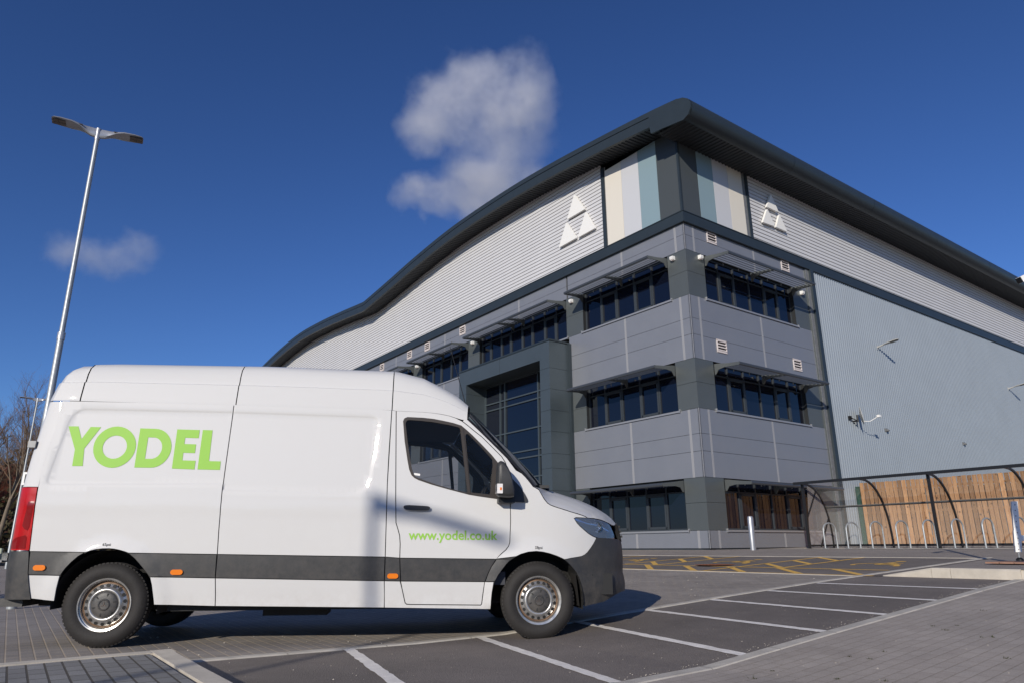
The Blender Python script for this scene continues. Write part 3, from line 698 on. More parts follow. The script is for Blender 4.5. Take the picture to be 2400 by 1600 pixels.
mb = MB(); [mb.box(.025, .07, -22, 0, z, z+.08) for z in (.3, 1.2, 2.05)]; ro = mb.build('rail', M['timber'], F)
at = ro.data.attributes.new('tone', 'FLOAT', 'FACE'); at.data.foreach_set('value', [.8]*len(at.data))
mb = MB(); [mb.box(.07, .15, -k*2.4-.05, -k*2.4+.05, -.1, 2.4) for k in range(10)]; mb.build('post', M['galv'], F)
mb = MB(); mb.box(-.06, .1, .02, .16, -.1, 2.25); mb.build('end_post', mat('green_steel', (.015, .06, .04), .5), F)
# ================================================================== bollard and perforated post
b = BF(-.5, -1.35, G(-.5)) ; b.translation = Vector((C0.x+.17, 0, 0))+Vector((0, 0, G(-.8))); b.translation.x = 7.03; b.translation.y = 21.3
e = empty('bollard', b, 'silver steel bollard light standing in front of the dark building corner', 'bollard')
mb = MB(); n = 28; rows = []
def brad(t): return .088*(1+.06*math.cos(2*t))
for z in (0, .2, .95, .99, 1.0):
    k = 1 if z < .97 else .8 if z < .995 else .5
    rows.append([(brad(2*math.pi*j/n)*math.cos(2*math.pi*j/n)*k*(.86 if j in (3, 4, 10, 11) else 1), brad(2*math.pi*j/n)*math.sin(2*math.pi*j/n)*k*(.86 if j in (3, 4, 10, 11) else 1), z) for j in range(n)])
mb.grid(rows, 0, True); mb.poly(rows[-1][::-1]); mb.build('post', M['stainless'], e, smooth=35)
mb = MB(); mb.box(-.055, .03, -.065, .02, .78, .95); mb.build('lens', mat('bollard_lens', (.3, .31, .33), .2), e)
PF = Vector((7.93, 11.55, 0)); gx_ = (PF-C0).dot(dR); gz = G(gx_)+.12
e = empty('perforated_post', Matrix.Translation((PF.x, PF.y, gz)) @ Matrix.Rotation(R(-22), 4, 'Z'), 'white perforated steel post with a side arm, standing on a screw foot on the kerb', 'post')
mb = MB(); L_ = Vector((.135, 0, .74)); base = Vector((0, 0, .13))
def pt(t, dx=0, dy=0): p = base+Vector((.07+.08*t, 0, .78*t)); return (p.x+dx, p.y+dy, p.z)
def col(mb, t0, t1, w, d):
    a = [pt(t0, -w, -d), pt(t0, w, -d), pt(t0, w, d), pt(t0, -w, d)]; b_ = [pt(t1, -w, -d), pt(t1, w, -d), pt(t1, w, d), pt(t1, -w, d)]
    mb.grid([a, b_], 0, True); mb.poly(a); mb.poly(b_[::-1])
col(mb, 0, .12, .042, .034); col(mb, .12, .42, .048, .04); col(mb, .42, 1, .042, .034)
mb.build('post', M['white'], e)
mb = MB()
for k in range(9): p = pt(.05+.11*k, 0, -.0425 if .12 < .05+.11*k < .42 else -.0355); mb.tube([(p[0], p[1], p[2]), (p[0], p[1]-.002, p[2])], .008, 8)
mb.build('bolt_hole', M['gap'], e)
mb = MB(); p = pt(.27, .06); mb.box(p[0]-.02, p[0]+1.6, -.03, .03, p[2]-.04, p[2]+.045); mb.build('arm', M['white'], e)
mb = MB(); mb.tube([(.07, 0, .03), (.07, 0, .16)], .012, 8); mb.build('screw', M['galv'], e)
mb = MB(); mb.lathe([(0, .001), (0, .055), (.02, .055), (.045, .03), (.05, .001)], 16, 0, Matrix.Translation((.07, 0, 0)), axis='Z'); mb.build('foot', M['black_metal'], e, smooth=40)
mb = MB(); mb.box(1.62, 1.74, -.05, .05, .02, .95); mb.build('far_post', M['white'], e)
# camera on a pole just outside the frame
e = empty('security_camera', Matrix.Translation((6.24, 8.0, 3.93)), 'white tube security camera poking in at the right edge below the eaves', 'camera')
mb = MB(); u = Vector((.9, .15, .42)).normalized(); q = u.to_track_quat('X', 'Z').to_matrix().to_4x4()
mb.xbox(q @ Matrix.Translation((.17, 0, 0)), .34, .075, .075); mb.build('housing', M['white'], e)
mb = MB(); mb.xbox(q @ Matrix.Translation((-.005, 0, 0)), .012, .068, .068); mb.build('lens', M['black_metal'], e)
mb = MB(); mb.tube([tuple(u*.25), (.42, .1, -.05), (.5, .1, -.1)], .02); mb.tube([(.52, .1, -4.1), (.52, .1, .6)], .05, 10); mb.build('mounting_pole', M['galv'], e)
# ================================================================== lamp posts
def head_rows(L=.68, w=.15):
    # along +x from the pole: narrow vertical neck twisting into a flat blade
    rows = []
    for t, hw, hh, zc in ((0, .03, .075, 0), (.12, .03, .07, .01), (.25, .045, .05, .035), (.38, .085, .035, .06), (.55, .115, .028, .075), (.8, .115, .022, .085), (.95, .1, .018, .085), (1, .07, .008, .083)):
        hw *= 1.25; hh *= 1.25; x = .03+L*t; rows.append([(x, -hw, zc-hh*.5), (x, -hw*.85, zc+hh*.4), (x, -hw*.4, zc+hh), (x, hw*.4, zc+hh), (x, hw*.85, zc+hh*.4), (x, hw, zc-hh*.5), (x, hw*.6, zc-hh*.8), (x, -hw*.6, zc-hh*.8)])
    return rows
def lamp_post(x, y, z0, H, az, label, double=True, L=.68):
    e = empty('lamp_post', Matrix.Translation((x, y, z0)), label, 'street lamp', 'lamp posts of the car park')
    mb = MB(); mb.tube([(0, 0, 0), (0, 0, 1.3), (0, 0, 1.35), (0, 0, H*.52), (0, 0, H*.53), (0, 0, H)], [.07, .07, .055, .05, .042, .036], 16); mb.build('pole', M['galv'], e, smooth=50)
    mb = MB(); mb.tube([(0, 0, H-.16), (0, 0, H+.06)], .043, 16); mb.tube([(0, 0, H*.52-.04), (0, 0, H*.53)], .058, 16); mb.build('collar', M['lamp_grey'], e, smooth=50)
    for s in ((0, 180) if double else (0,)):
        Mr = Matrix.Rotation(R(az+s), 4, 'Z')
        mb = MB(); rows = [[Mr @ Vector((p[0], p[1], p[2]+H-.04)) for p in r] for r in head_rows(L)]
        mb.grid(rows, 0, True); mb.poly(rows[0]); mb.poly(rows[-1][::-1]); h = mb.build('lamp_head', M['lamp_grey'], e, smooth=50)
        mb = MB(); Mx = Mr @ Matrix.Translation((.03+L*.64, 0, H-.04+.064)); mb.xbox(Mx, L*.66, .2, .016, 0)
        for i in (-1, 1):
            for j in (-1, 1): mb.xbox(Mx @ Matrix.Translation((L*.2+i*.055, j*.045, -.01)), .1, .08, .006, 1)
        mb.build('lens', [M['lamp_dark'], mat('led_panel', (.14, .11, .09), .35)], h)
    return e
lamp_post(-7.37, 10.87, .02, 7.98, 29, 'tall galvanised double-headed lamp post rising behind the van, in front of open sky')
lamp_post(-23.49, 33.77, 0, 7.98, 29, 'middle-distance double-headed lamp post against the bare trees', L=.72)
lamp_post(-43.64, 62.61, 0, 7.98, 29, 'farthest double-headed lamp post, tiny at the left edge among the trunks', L=.8)
lamp_post(-7.62, -9.6, 0, 7.85, -46, 'single-headed lamp post behind the viewpoint that casts its shadow on the van', double=False, L=1.25)
e = empty('lamp_box', Matrix.Translation((-23.2, 33.7, 4.1)), 'white plastic box strapped to the middle-distance lamp post', 'box')
mb = MB(); mb.prism([(-.15, -.15, -.3), (.15, -.15, -.3), (.2, -.15, .0), (.15, -.15, .3), (-.15, -.15, .3)], (0, .3, 0)); mb.build('casing', M['white'], e)
mb = MB(); mb.box(-.06, .03, -.158, -.15, -.2, .2); mb.build('window', M['black_metal'], e)
# ================================================================== woodland, bank, house, cars, cone
M['bark'] = mat('bark', (.17, .135, .1), .9, noise=.35, ns=3)
M['bark_pale'] = mat('bark_pale', (.27, .24, .19), .9, noise=.35, ns=3)
M['twig'] = mat('twigs', (.15, .095, .06), .9, noise=.3, ns=.6)
M['ivy'] = mat('ivy_leaves', (.05, .042, .018), .7, noise=.5, ns=1.5)
def tree_mesh(seed, H):
    r = random.Random(seed); tr = MB(); cr = MB()
    def branch(p, d, L, rad, depth):
        n = 3 if depth else 6; pts = [p]; q = p.copy(); dd = d.copy()
        for i in range(n):
            dd = (dd+Vector((r.uniform(-.14, .14), r.uniform(-.14, .14), r.uniform(0, .1)))*(1.0 if depth else .4)).normalized(); q = q+dd*L/n; pts.append(q.copy())
        rr = [rad*(1-.6*i/n) for i in range(n+1)]
        (tr if depth < 2 else cr).tube(pts, rr, 7 if depth == 0 else 5 if depth == 1 else 3, cap=False)
        if depth >= 4: return
        k = (13, 7, 6, 5)[depth]
        for i in range(k):
            t = r.uniform(.32 if depth == 0 else .25, 1); j = min(n-1, int(t*n)); b = pts[j].lerp(pts[j+1], t*n-j)
            a = r.uniform(0, 6.283); s = r.uniform(.45, .95) if depth else r.uniform(.35, .7)
            u = dd.orthogonal().normalized(); v = dd.cross(u); nd = (dd*(1 if depth else 1.1)+(u*math.cos(a)+v*math.sin(a))*s+Vector((0, 0, .18))).normalized()
            branch(b, nd, L*r.uniform(.38, .58)*(1 if depth else 1.15-.55*t), rr[j]*.5, depth+1)
    branch(Vector((0, 0, -.3)), Vector((r.uniform(-.06, .06), r.uniform(-.06, .06), 1)).normalized(), H*.8, H*.014, 0)
    return tr, cr
rt_ = random.Random(11); protos = []
for s, H in ((1, 10.2), (2, 9), (3, 10.8), (4, 9.6), (5, 8)):
    tr, cr = tree_mesh(s, H); a = tr.build('trunk', M['bark'] if s % 2 else M['bark_pale'], smooth=60, fixn=False); b = cr.build('crown', M['twig'], fixn=False); protos.append((a, b))
look = ['tall grey bare tree', 'leafless slender tree', 'bare spreading tree', 'pale-stemmed leafless tree', 'smaller bare tree']
spots = []
# (image column as direction, distance) pairs fill the gap seen left of the van; the rest stand behind the van and lamp posts
for i, (az, dist) in enumerate([(-37.2, 62), (-36.2, 70), (-35.6, 58), (-35.0, 66), (-34.4, 75), (-34.0, 61), (-33.4, 69), (-33.0, 84), (-32.3, 64), (-31.6, 76), (-38.2, 66), (-36.8, 82), (-35.3, 90), (-34.7, 55.5), (-33.7, 92), (-36.0, 95), (-30.5, 80), (-29.4, 90), (-28, 98), (-39.4, 72)]):
    spots.append((dist*math.sin(R(az))*1.0, dist*math.cos(R(az)), i))
words = ['first from the left edge', 'second from the left edge', 'third from the left edge', 'leaning over the car', 'behind the farthest lamp', 'nearest the kerb', 'right of the farthest lamp', 'deep in the wood', 'beside the middle lamp post', 'touching the van outline', 'cut by the left edge', 'in the second row at the left', 'in the third row', 'on the bank foot', 'in the last row', 'on the skyline', 'hidden mostly by the van', 'rising behind the van tail', 'far behind the van', 'outside the left edge']
for (x, y, i) in spots:
    a, b = protos[i % 5]; sc = rt_.uniform(.95, 1.15)
    e = empty('bare_tree', Matrix.Translation((x, y, .4)), look[i % 5]+' in the roadside wood, '+words[i], 'tree', 'bare trees beyond the car park')
    e.rotation_euler = (0, 0, rt_.uniform(0, 6.28)); e.scale = (sc, sc, sc)
    for k, src in enumerate((a, b)):
        c = src if i < 5 else src.copy()
        if i >= 5: COL.objects.link(c)
        c.parent = e
# ivy / scrub mass low in the wood
mb = MB(); rs = random.Random(9)
for k in range(16000):
    az = R(rs.uniform(-42, -26)); d = rs.uniform(60, 100); h = abs(rs.gauss(0, 2.9))+.2; c = Vector((d*math.sin(az), d*math.cos(az), h+.6)); s = rs.uniform(.12, .3)
    u = Vector((rs.gauss(0, 1), rs.gauss(0, 1), rs.gauss(0, 1))).normalized(); v = u.orthogonal().normalized()*s; w = u.cross(v).normalized()*s*.6
    mb.poly([c-v, c-w, c+v, c+w])
tag(mb.build('undergrowth', M['ivy'], fixn=False), kind='stuff')
# wood added out of view behind the viewpoint to darken what the glass mirrors
mb = MB()
for k in range(14000):
    x = rs.uniform(-130, 130); h = rs.uniform(0, 1)**1.3*(9+3*math.sin(x*.11)+2*math.sin(x*.31)); y = -74-rs.uniform(0, 10); c = Vector((x, y, h)); s = rs.uniform(.4, .9)
    u = Vector((rs.gauss(0, 1), rs.gauss(0, 1), rs.gauss(0, 1))).normalized(); v = u.orthogonal().normalized()*s; w = u.cross(v).normalized()*s*.6
    mb.poly([c-v, c-w, c+v, c+w])
tag(mb.build('unseen_wood', M['ivy'], fixn=False), kind='stuff')
# low bank
mb = MB(); rows = []
for j in range(16):
    d = 50+6*j; row = []
    for i in range(30):
        az = R(-48+i*1.2); h = min(2.2, .32*max(0, j-.6))*(.8+.35*math.sin(i*1.7+j))+.03; row.append((d*math.sin(az), d*math.cos(az), h))
    rows.append(row)
mb.grid(rows); tag(mb.build('wooded_bank', mat('bank_soil', (.12, .095, .06), .95, noise=.4, ns=1.2, bump=1, bs=6), smooth=60), kind='structure')
# tree guards along the bank foot
for k in range(6):
    az = R(-36.1+.16*k+.05*math.sin(3*k)); d = 52; e = None
    mb = MB(); mb.tube([(0, 0, 0), (0, 0, .95+.12*math.sin(k*2))], .09, 8); o = mb.build('tree_guard', M['guard'] if 'guard' in M else M.setdefault('guard', mat('tree_guard_plastic', (.42, .46, .36), .7)), M=Matrix.Translation((d*math.sin(az), d*math.cos(az), .05)), smooth=60)
    tag(o, 'pale green plastic tree guard, number %s from the left on the bank foot' % ('one', 'two', 'three', 'four', 'five', 'six')[k], 'tree guard', 'tree guards at the foot of the wood')
# house glimpsed through the trunks
hx, hy = 76*math.sin(R(-37.3)), 76*math.cos(R(-37.3))
e = empty('brick_house', Matrix.Translation((hx, hy, 1)) @ Matrix.Rotation(R(-30), 4, 'Z'), 'brick house with red tiled roof half hidden behind the bare trees', 'house')
brick = block_mat('house_brick', (.2, .075, .05), (.26, .1, .065), (.25, .2, .17), False, .22, .075, .01)
mb = MB(); mb.box(-6, 6, -4, 4, 0, 3.6); mb.build('wall', brick, e)
mb = MB(); tiles = block_mat('roof_tiles', (.3, .09, .055), (.38, .12, .07), (.1, .04, .03), False, .3, .3, .03)
mb.prism([(-6.4, -4.5, 3.5), (-6.4, 0, 6.6), (-6.4, 4.5, 3.5)], (12.8, 0, 0)); mb.build('roof', tiles, e)
for x in (-3.5, 0, 3.5):
    mb = MB(); mb.box(x-.6, x+.6, -4.06, -3.98, 1.2, 2.6); w = mb.build('window', M['white'], e); mb = MB(); mb.box(x-.52, x+.52, -4.08, -4.0, 1.28, 2.52); mb.build('pane', M['glass'], w)
# parked cars (only slivers show beside the van)
def car(x, y, rz, paint, label):
    e = empty('parked_car', Matrix.Translation((x, y, .02)) @ Matrix.Rotation(R(rz), 4, 'Z'), label, 'car', 'cars parked beyond the van')
    side = [(-2.1, .35), (-2.15, .7), (-2.05, .95), (-1.5, 1.05), (-.75, 1.42), (.35, 1.46), (1.1, 1.32), (1.85, 1.0), (2.1, .9), (2.15, .5), (2.05, .3)]
    mb = MB(); rows = []
    for yy, s in ((-.88, 0), (-.8, 1), (.8, 1), (.88, 0)):
        rows.append([(x_*(1 if s else .985), yy if z_ < 1 else yy*.86, z_*(1 if s else .985)) for x_, z_ in side])
    mb.grid(rows); [mb.poly(r) for r in (rows[0], rows[-1])]; mb.build('body', paint, e, smooth=35)
    mb = MB()
    for s in (-1, 1): mb.poly([(-1.35, s*.84, 1.02), (-.72, s*.78, 1.36), (.3, s*.78, 1.4), (1.0, s*.8, 1.25), (1.4, s*.84, 1.05)])
    mb.poly([(1.88, -.68, 1.0), (1.14, -.62, 1.33), (1.14, .62, 1.33), (1.88, .68, 1.0)]); mb.poly([(-1.54, -.68, 1.06), (-.8, -.62, 1.42), (-.8, .62, 1.42), (-1.54, .68, 1.06)]); mb.build('window', M['glass'], e)
    for wx in (-1.3, 1.3):
        for s in (-1, 1):
            mb = MB(); mb.lathe([(-.1, .2), (-.1, .3), (-.06, .32), (.06, .32), (.1, .3), (.1, .2)], 24, 0, Matrix.Translation((wx, s*.82, .32))); mb.lathe([(-.09*1, .001), (-.1, .2)], 24, 1, Matrix.Translation((wx, s*.82, .32))); mb.lathe([(.09, .001), (.1, .2)], 24, 1, Matrix.Translation((wx, s*.82, .32)))
            mb.build('wheel', [M['rubber'] if 'rubber' in M else M['black_metal'], M['galv']], e, smooth=40)
    for s in (-1, 1):
        mb = MB(); mb.box(2.02, 2.165, s*.6-.16, s*.6+.16, .68, .8); mb.build('tail_light', mat('red_lens_car', (.5, .02, .02), .2), e)
        mb = MB(); mb.box(-2.17, -2.05, s*.6-.18, s*.6+.18, .66, .8); mb.build('headlight', M['lamp_light'], e)
car(-31.0, 39.5, 8, mat('maroon_paint', (.09, .006, .01), .25, coat=1), 'maroon car whose tail shows at the left edge behind the van')
car(-37.5, 56.5, 8, mat('charcoal_paint', (.04, .045, .055), .25, coat=1), 'charcoal car behind the maroon one, between it and the van')
e = empty('traffic_cone', Matrix.Translation((-10.35, 14.3, .03)), 'faded orange ribbed traffic cone behind the rear bumper of the van', 'cone')
mb = MB(); mb.lathe([(.05, .17)]+[(.07+.04*i, .165-.0125*i+(.008 if i % 2 else 0)) for i in range(11)]+[(.5, .02), (.5, .001)], 24, 0, axis='Z'); mb.build('body', mat('cone_orange', (.55, .2, .13), .7, noise=.2), e, smooth=30)
mb = MB(); mb.box(-.22, .22, -.22, .22, 0, .05); mb.build('base', M['black_metal'], e)
# ================================================================== clouds: small real volumes high above
def cloud(name, az, el, dist, blobs, dens, label):
    """blobs: (right, up, radius) in metres on a plane square to the line of sight"""
    d = Vector((math.sin(R(az))*math.cos(R(el)), math.cos(R(az))*math.cos(R(el)), math.sin(R(el)))); rgt = Vector((math.cos(R(az)), -math.sin(R(az)), 0)); up = rgt.cross(d); c = d*dist
    mb_ = bpy.data.metaballs.new(name); mb_.resolution = 9; mb_.render_resolution = 9; mb_.threshold = .25
    return c, rgt, up, d
def cloud_obj(c, rgt, up, d, W, H, T, ell, dens, label, seed):
    q = Matrix((rgt, d, up)).transposed().to_4x4(); q.translation = c
    mb = MB(); mb.box(-W/2, W/2, -T/2, T/2, -H/2, H/2)
    m = bpy.data.materials.new('cloud_vapour'); m.use_nodes = True; nt = m.node_tree; nt.nodes.remove(nt.nodes['Principled BSDF']); out = nt.nodes['Material Output']
    pv = nt.nodes.new('ShaderNodeVolumePrincipled'); pv.inputs['Color'].default_value = (.99, .98, 1, 1); pv.inputs['Anisotropy'].default_value = .1
    tc = nt.nodes.new('ShaderNodeTexCoord'); nt.links.new(pv.outputs[0], out.inputs['Volume'])
    def math_(op, a, b=None, c_=None, cl=False):
        n = nt.nodes.new('ShaderNodeMath'); n.operation = op; n.use_clamp = cl
        for i, v in enumerate((a, b, c_)):
            if v is None: continue
            if isinstance(v, (int, float)): n.inputs[i].default_value = v
            else: nt.links.new(v, n.inputs[i])
        return n.outputs[0]
    nz = nt.nodes.new('ShaderNodeTexNoise'); nz.inputs['Scale'].default_value = 4.4/W; nz.inputs['Detail'].default_value = 9; nz.inputs['Roughness'].default_value = .66
    mp = nt.nodes.new('ShaderNodeMapping'); mp.inputs['Location'].default_value = (seed*W, 0, 0); nt.links.new(tc.outputs['Object'], mp.inputs[0]); nt.links.new(mp.outputs[0], nz.inputs['Vector'])
    # distorted coordinates for the envelope
    sub = nt.nodes.new('ShaderNodeVectorMath'); sub.operation = 'SUBTRACT'; nt.links.new(nz.outputs['Color'], sub.inputs[0]); sub.inputs[1].default_value = (.5, .5, .5)
    sc = nt.nodes.new('ShaderNodeVectorMath'); sc.operation = 'SCALE'; sc.inputs['Scale'].default_value = W*.34; nt.links.new(sub.outputs[0], sc.inputs[0])
    ad = nt.nodes.new('ShaderNodeVectorMath'); ad.operation = 'ADD'; nt.links.new(sc.outputs[0], ad.inputs[0]); nt.links.new(tc.outputs['Object'], ad.inputs[1])
    tot = None
    for (x, z, rx, rz, k) in ell:
        s1 = nt.nodes.new('ShaderNodeVectorMath'); s1.operation = 'SUBTRACT'; nt.links.new(ad.outputs[0], s1.inputs[0]); s1.inputs[1].default_value = (x, 0, z)
        s2 = nt.nodes.new('ShaderNodeVectorMath'); s2.operation = 'DIVIDE'; nt.links.new(s1.outputs[0], s2.inputs[0]); s2.inputs[1].default_value = (rx, T*.45, rz)
        ln = nt.nodes.new('ShaderNodeVectorMath'); ln.operation = 'LENGTH'; nt.links.new(s2.outputs[0], ln.inputs[0])
        v = math_('MULTIPLY', math_('SUBTRACT', 1, ln.outputs['Value'], cl=True), k)
        tot = v if tot is None else math_('MAXIMUM', tot, v)
    r = nt.nodes.new('ShaderNodeMapRange'); r.inputs[1].default_value = .40; r.inputs[2].default_value = .58; r.inputs[3].default_value = .22; r.inputs[4].default_value = 1; nt.links.new(nz.outputs['Fac'], r.inputs[0])
    nt.links.new(math_('MULTIPLY', math_('MULTIPLY', math_('MULTIPLY', tot, 1.7, cl=True), r.outputs[0]), dens), pv.inputs['Density'])
    o = mb.build('cloud', m, M=q); return tag(o, label, 'cloud', 'small clouds in the blue sky')
def cdir(u, v, dist):
    f = 1629.6; x = (u-1200)/f; y = (v-800)/f; cr, sr = math.cos(.007852), math.sin(.007852); cp, sp = math.cos(.284911), math.sin(.284911)
    r_ = Vector((1, 0, 0)); dn = Vector((0, sp, -cp)); r2 = r_*cr+dn*sr; d2 = -r_*sr+dn*cr; fw = Vector((0, cp, sp))
    return (r2*x+d2*y+fw).normalized(), r2, d2
dist = 900.0
for (u, v, W, H, T, ell, dens, label, seed) in (
    (1136, 338, 250, 250, 120, [(-12, 48, 92, 62, 1.3), (48, 55, 46, 66, 1.0), (10, -52, 92, 50, 1.25), (-62, -62, 58, 28, .9), (-62, 22, 50, 38, .8), (22, 0, 74, 50, .6)], .026, 'larger ragged white cloud above the curved roof', 3.3),
    (243, 600, 150, 100, 60, [(2, -2, 56, 25, 1.1), (32, 15, 28, 22, .9), (-32, -2, 32, 22, .8)], .016, 'smaller faint wispy cloud beside the tall lamp post', 7.1)):
    d, r2, d2 = cdir(u, v, dist); c = Vector((0, 0, ZO))+d*dist; rgt = d.cross(Vector((0, 0, 1))).normalized(); up = rgt.cross(d)
    cloud_obj(c, rgt, up, d, W, H, T, ell, dens, label, seed)
# ================================================================== light, sky, camera
EL = 20.4; h = (1.55*dR+1.0*dL).normalized(); SUNDIR = Vector((-h.x*math.cos(R(EL)), -h.y*math.cos(R(EL)), math.sin(R(EL))))
L = bpy.data.lights.new('sun', 'SUN'); L.energy = 4.1; L.angle = R(.5); L.color = (1.0, .925, .81)
lo = bpy.data.objects.new('sun', L); COL.objects.link(lo); lo.rotation_euler = SUNDIR.to_track_quat('Z', 'Y').to_euler(); lo.location = (0, -10, 30)
w = bpy.data.worlds.new('World'); SC.world = w; w.use_nodes = True; nt = w.node_tree; bg = nt.nodes['Background']
sk = nt.nodes.new('ShaderNodeTexSky'); sk.sky_type = 'NISHITA'; sk.sun_disc = False; sk.sun_elevation = R(EL); sk.sun_rotation = math.atan2(SUNDIR.x, SUNDIR.y)
sk.altitude = 300; sk.air_density = 1.0; sk.dust_density = .15; sk.ozone_density = 4.0
gm = nt.nodes.new('ShaderNodeGamma'); gm.inputs[1].default_value = 1.2
tn = nt.nodes.new('ShaderNodeVectorMath'); tn.operation = 'MULTIPLY'; tn.inputs[1].default_value = (.60, .72, .98)
nt.links.new(sk.outputs[0], gm.inputs[0]); nt.links.new(gm.outputs[0], tn.inputs[0]); nt.links.new(tn.outputs[0], bg.inputs[0]); bg.inputs[1].default_value = .077
cam = bpy.data.cameras.new('camera'); co = bpy.data.objects.new('camera', cam); COL.objects.link(co); SC.camera = co
cam.sensor_fit = 'HORIZONTAL'; cam.sensor_width = 36; cam.lens = 1629.6/2400*36; cam.clip_end = 5000; cam.clip_start = .05
pit, rol = .284911, .007852; cp, sp, cr, sr = math.cos(pit), math.sin(pit), math.cos(rol), math.sin(rol)
right = Vector((1, 0, 0)); down = Vector((0, sp, -cp)); fwd = Vector((0, cp, sp)); r2 = cr*right+sr*down; d2 = -sr*right+cr*down
mm = Matrix((r2, -d2, -fwd)).transposed().to_4x4(); mm.translation = Vector((0, 0, ZO)); co.matrix_world = mm
SC.view_settings.view_transform = 'Standard'; SC.view_settings.look = 'None'; SC.view_settings.exposure = 0; SC.view_settings.gamma = 1
SC.render.engine = 'CYCLES'; SC.cycles.max_bounces = 8; SC.cycles.transparent_max_bounces = 16; SC.cycles.volume_bounces = 3; SC.cycles.volume_step_rate = 1; SC.cycles.volume_max_steps = 128
SC.render.resolution_x = 1024; SC.render.resolution_y = 682
# ================================================================== the van
vy, vp = R(9.0), R(-.5)
VX = Vector((math.cos(vy)*math.cos(vp), math.sin(vy)*math.cos(vp), math.sin(vp))); VY = Vector((-math.sin(vy), math.cos(vy), 0)); VZ = VX.cross(VY)
VM = Matrix((VX, VY, VZ)).transposed().to_4x4(); VM.translation = Vector((-3.6267, 6.5139, -.4767+ZO))-VZ*.358
VAN = empty('delivery_van', VM, 'white high-roof delivery van with green lettering parked side-on in the foreground', 'van')
M['paint'] = mat('van_paint_white', (.6, .595, .585), .5, coat=.55, spec=.25)
def grime(m, z0, z1, amt, col=(.27, .22, .17)):
    nt = m.node_tree; b = nt.nodes['Principled BSDF']; tc = nt.nodes['Texture Coordinate']; sp = nt.nodes.new('ShaderNodeSeparateXYZ'); nt.links.new(tc.outputs['Object'], sp.inputs[0])
    r = nt.nodes.new('ShaderNodeMapRange'); r.inputs[1].default_value = z1; r.inputs[2].default_value = z0; r.inputs[3].default_value = 0; r.inputs[4].default_value = amt; nt.links.new(sp.outputs['Z'], r.inputs[0])
    n = nt.nodes.new('ShaderNodeTexNoise'); n.inputs['Scale'].default_value = 9; n.inputs['Detail'].default_value = 9; n.inputs['Roughness'].default_value = .75; nt.links.new(tc.outputs['Object'], n.inputs['Vector'])
    q = nt.nodes.new('ShaderNodeMapRange'); q.inputs[1].default_value = .38; q.inputs[2].default_value = .68; nt.links.new(n.outputs['Fac'], q.inputs[0])
    base = nt.nodes.new('ShaderNodeMath'); base.operation = 'MULTIPLY'; nt.links.new(r.outputs[0], base.inputs[0]); nt.links.new(q.outputs[0], base.inputs[1])
    ad = nt.nodes.new('ShaderNodeMath'); ad.operation = 'MULTIPLY_ADD'; nt.links.new(q.outputs[0], ad.inputs[0]); ad.inputs[1].default_value = .012; nt.links.new(base.outputs[0], ad.inputs[2])
    mx = nt.nodes.new('ShaderNodeMix'); mx.data_type = 'RGBA'; nt.links.new(ad.outputs[0], mx.inputs['Factor'])
    old = b.inputs['Base Color'].links[0].from_socket if b.inputs['Base Color'].links else None
    if old: nt.links.new(old, mx.inputs['A'])
    else: mx.inputs['A'].default_value = b.inputs['Base Color'].default_value
    mx.inputs['B'].default_value = (*col, 1); nt.links.new(mx.outputs['Result'], b.inputs['Base Color'])
grime(M['paint'], .28, .5, .25)
M['seam'] = mat('door_seam_dark', (.02, .02, .02), .7)
M['plastic'] = mat('trim_plastic_dark', (.035, .036, .038), .45, noise=.12, ns=5, bump=.12, bs=350)
grime(M['plastic'], .3, 1.0, .45, (.16, .14, .12))
M['rubber'] = mat('tyre_rubber', (.022, .02, .019), .75, noise=.25, ns=6, bump=.2, bs=60)
M['steel'] = mat('wheel_steel', (.46, .45, .43), .3, .75, noise=.2, ns=9, rvar=.1)
M['rimdirt'] = mat('wheel_steel_brown', (.2, .13, .085), .5, .5, noise=.4, ns=14)
M['orange'] = mat('amber_lens', (.8, .2, .01), .15, coat=1)
M['redlens'] = mat('red_lens', (.42, .004, .006), .25, coat=.35, spec=.3, noise=.25, ns=7)
M['redlens2'] = mat('red_lens_dark', (.2, .002, .004), .2, coat=.35, spec=.3)
M['vglass'] = mat('van_glass', (.55, .6, .64), .0, alpha=.3, spec=.8)
M['vglass'].node_tree.nodes['Principled BSDF'].inputs['Base Color'].default_value = (.02, .025, .03, 1); M['vglass'].node_tree.nodes['Principled BSDF'].inputs['Alpha'].default_value = .2
M['wglass'] = mat('windscreen_glass', (.01, .012, .015), .02, spec=.7)
M['gasket'] = mat('window_rubber', (.028, .022, .019), .5)
M['green'] = mat('lettering_green', (.29, .55, .08), .5, coat=.3, spec=.2)
M['cabin'] = mat('cabin_grey', (.05, .052, .062), .8)
M['cabin_light'] = mat('cabin_light_grey', (.14, .145, .16), .8)
M['lamp_glass'] = mat('headlight_glass', (.45, .55, .75), .03, trans=.85, ior=1.3, coat=1)
M['chrome'] = mat('chrome', (.75, .76, .78), .08, 1)
CAMV = Vector((2.565, -7.0, .835))
def clampf(v, a, b): return max(a, min(b, v))
def table(T, z):
    if z <= T[0][0]: return T[0][1]
    for (a, b), (c, d) in zip(T, T[1:]):
        if z <= c: return lerp(b, d, (z-a)/(c-a))
    return T[-1][1]
def d0(z): return .075*clampf((z-1.3)/.87, 0, 2)**1.3+.025*clampf((.8-z)/.4, 0, 1)**2
AT = [(.25, 1.2), (.365, 1.258), (.415, 1.3), (.516, 1.304), (.59, 1.28), (.743, 1.288), (.862, 1.282), (.959, 1.268), (1.089, 1.237), (1.142, 1.2), (1.3, 1.1), (1.45, 1.0), (3, 1.0)]
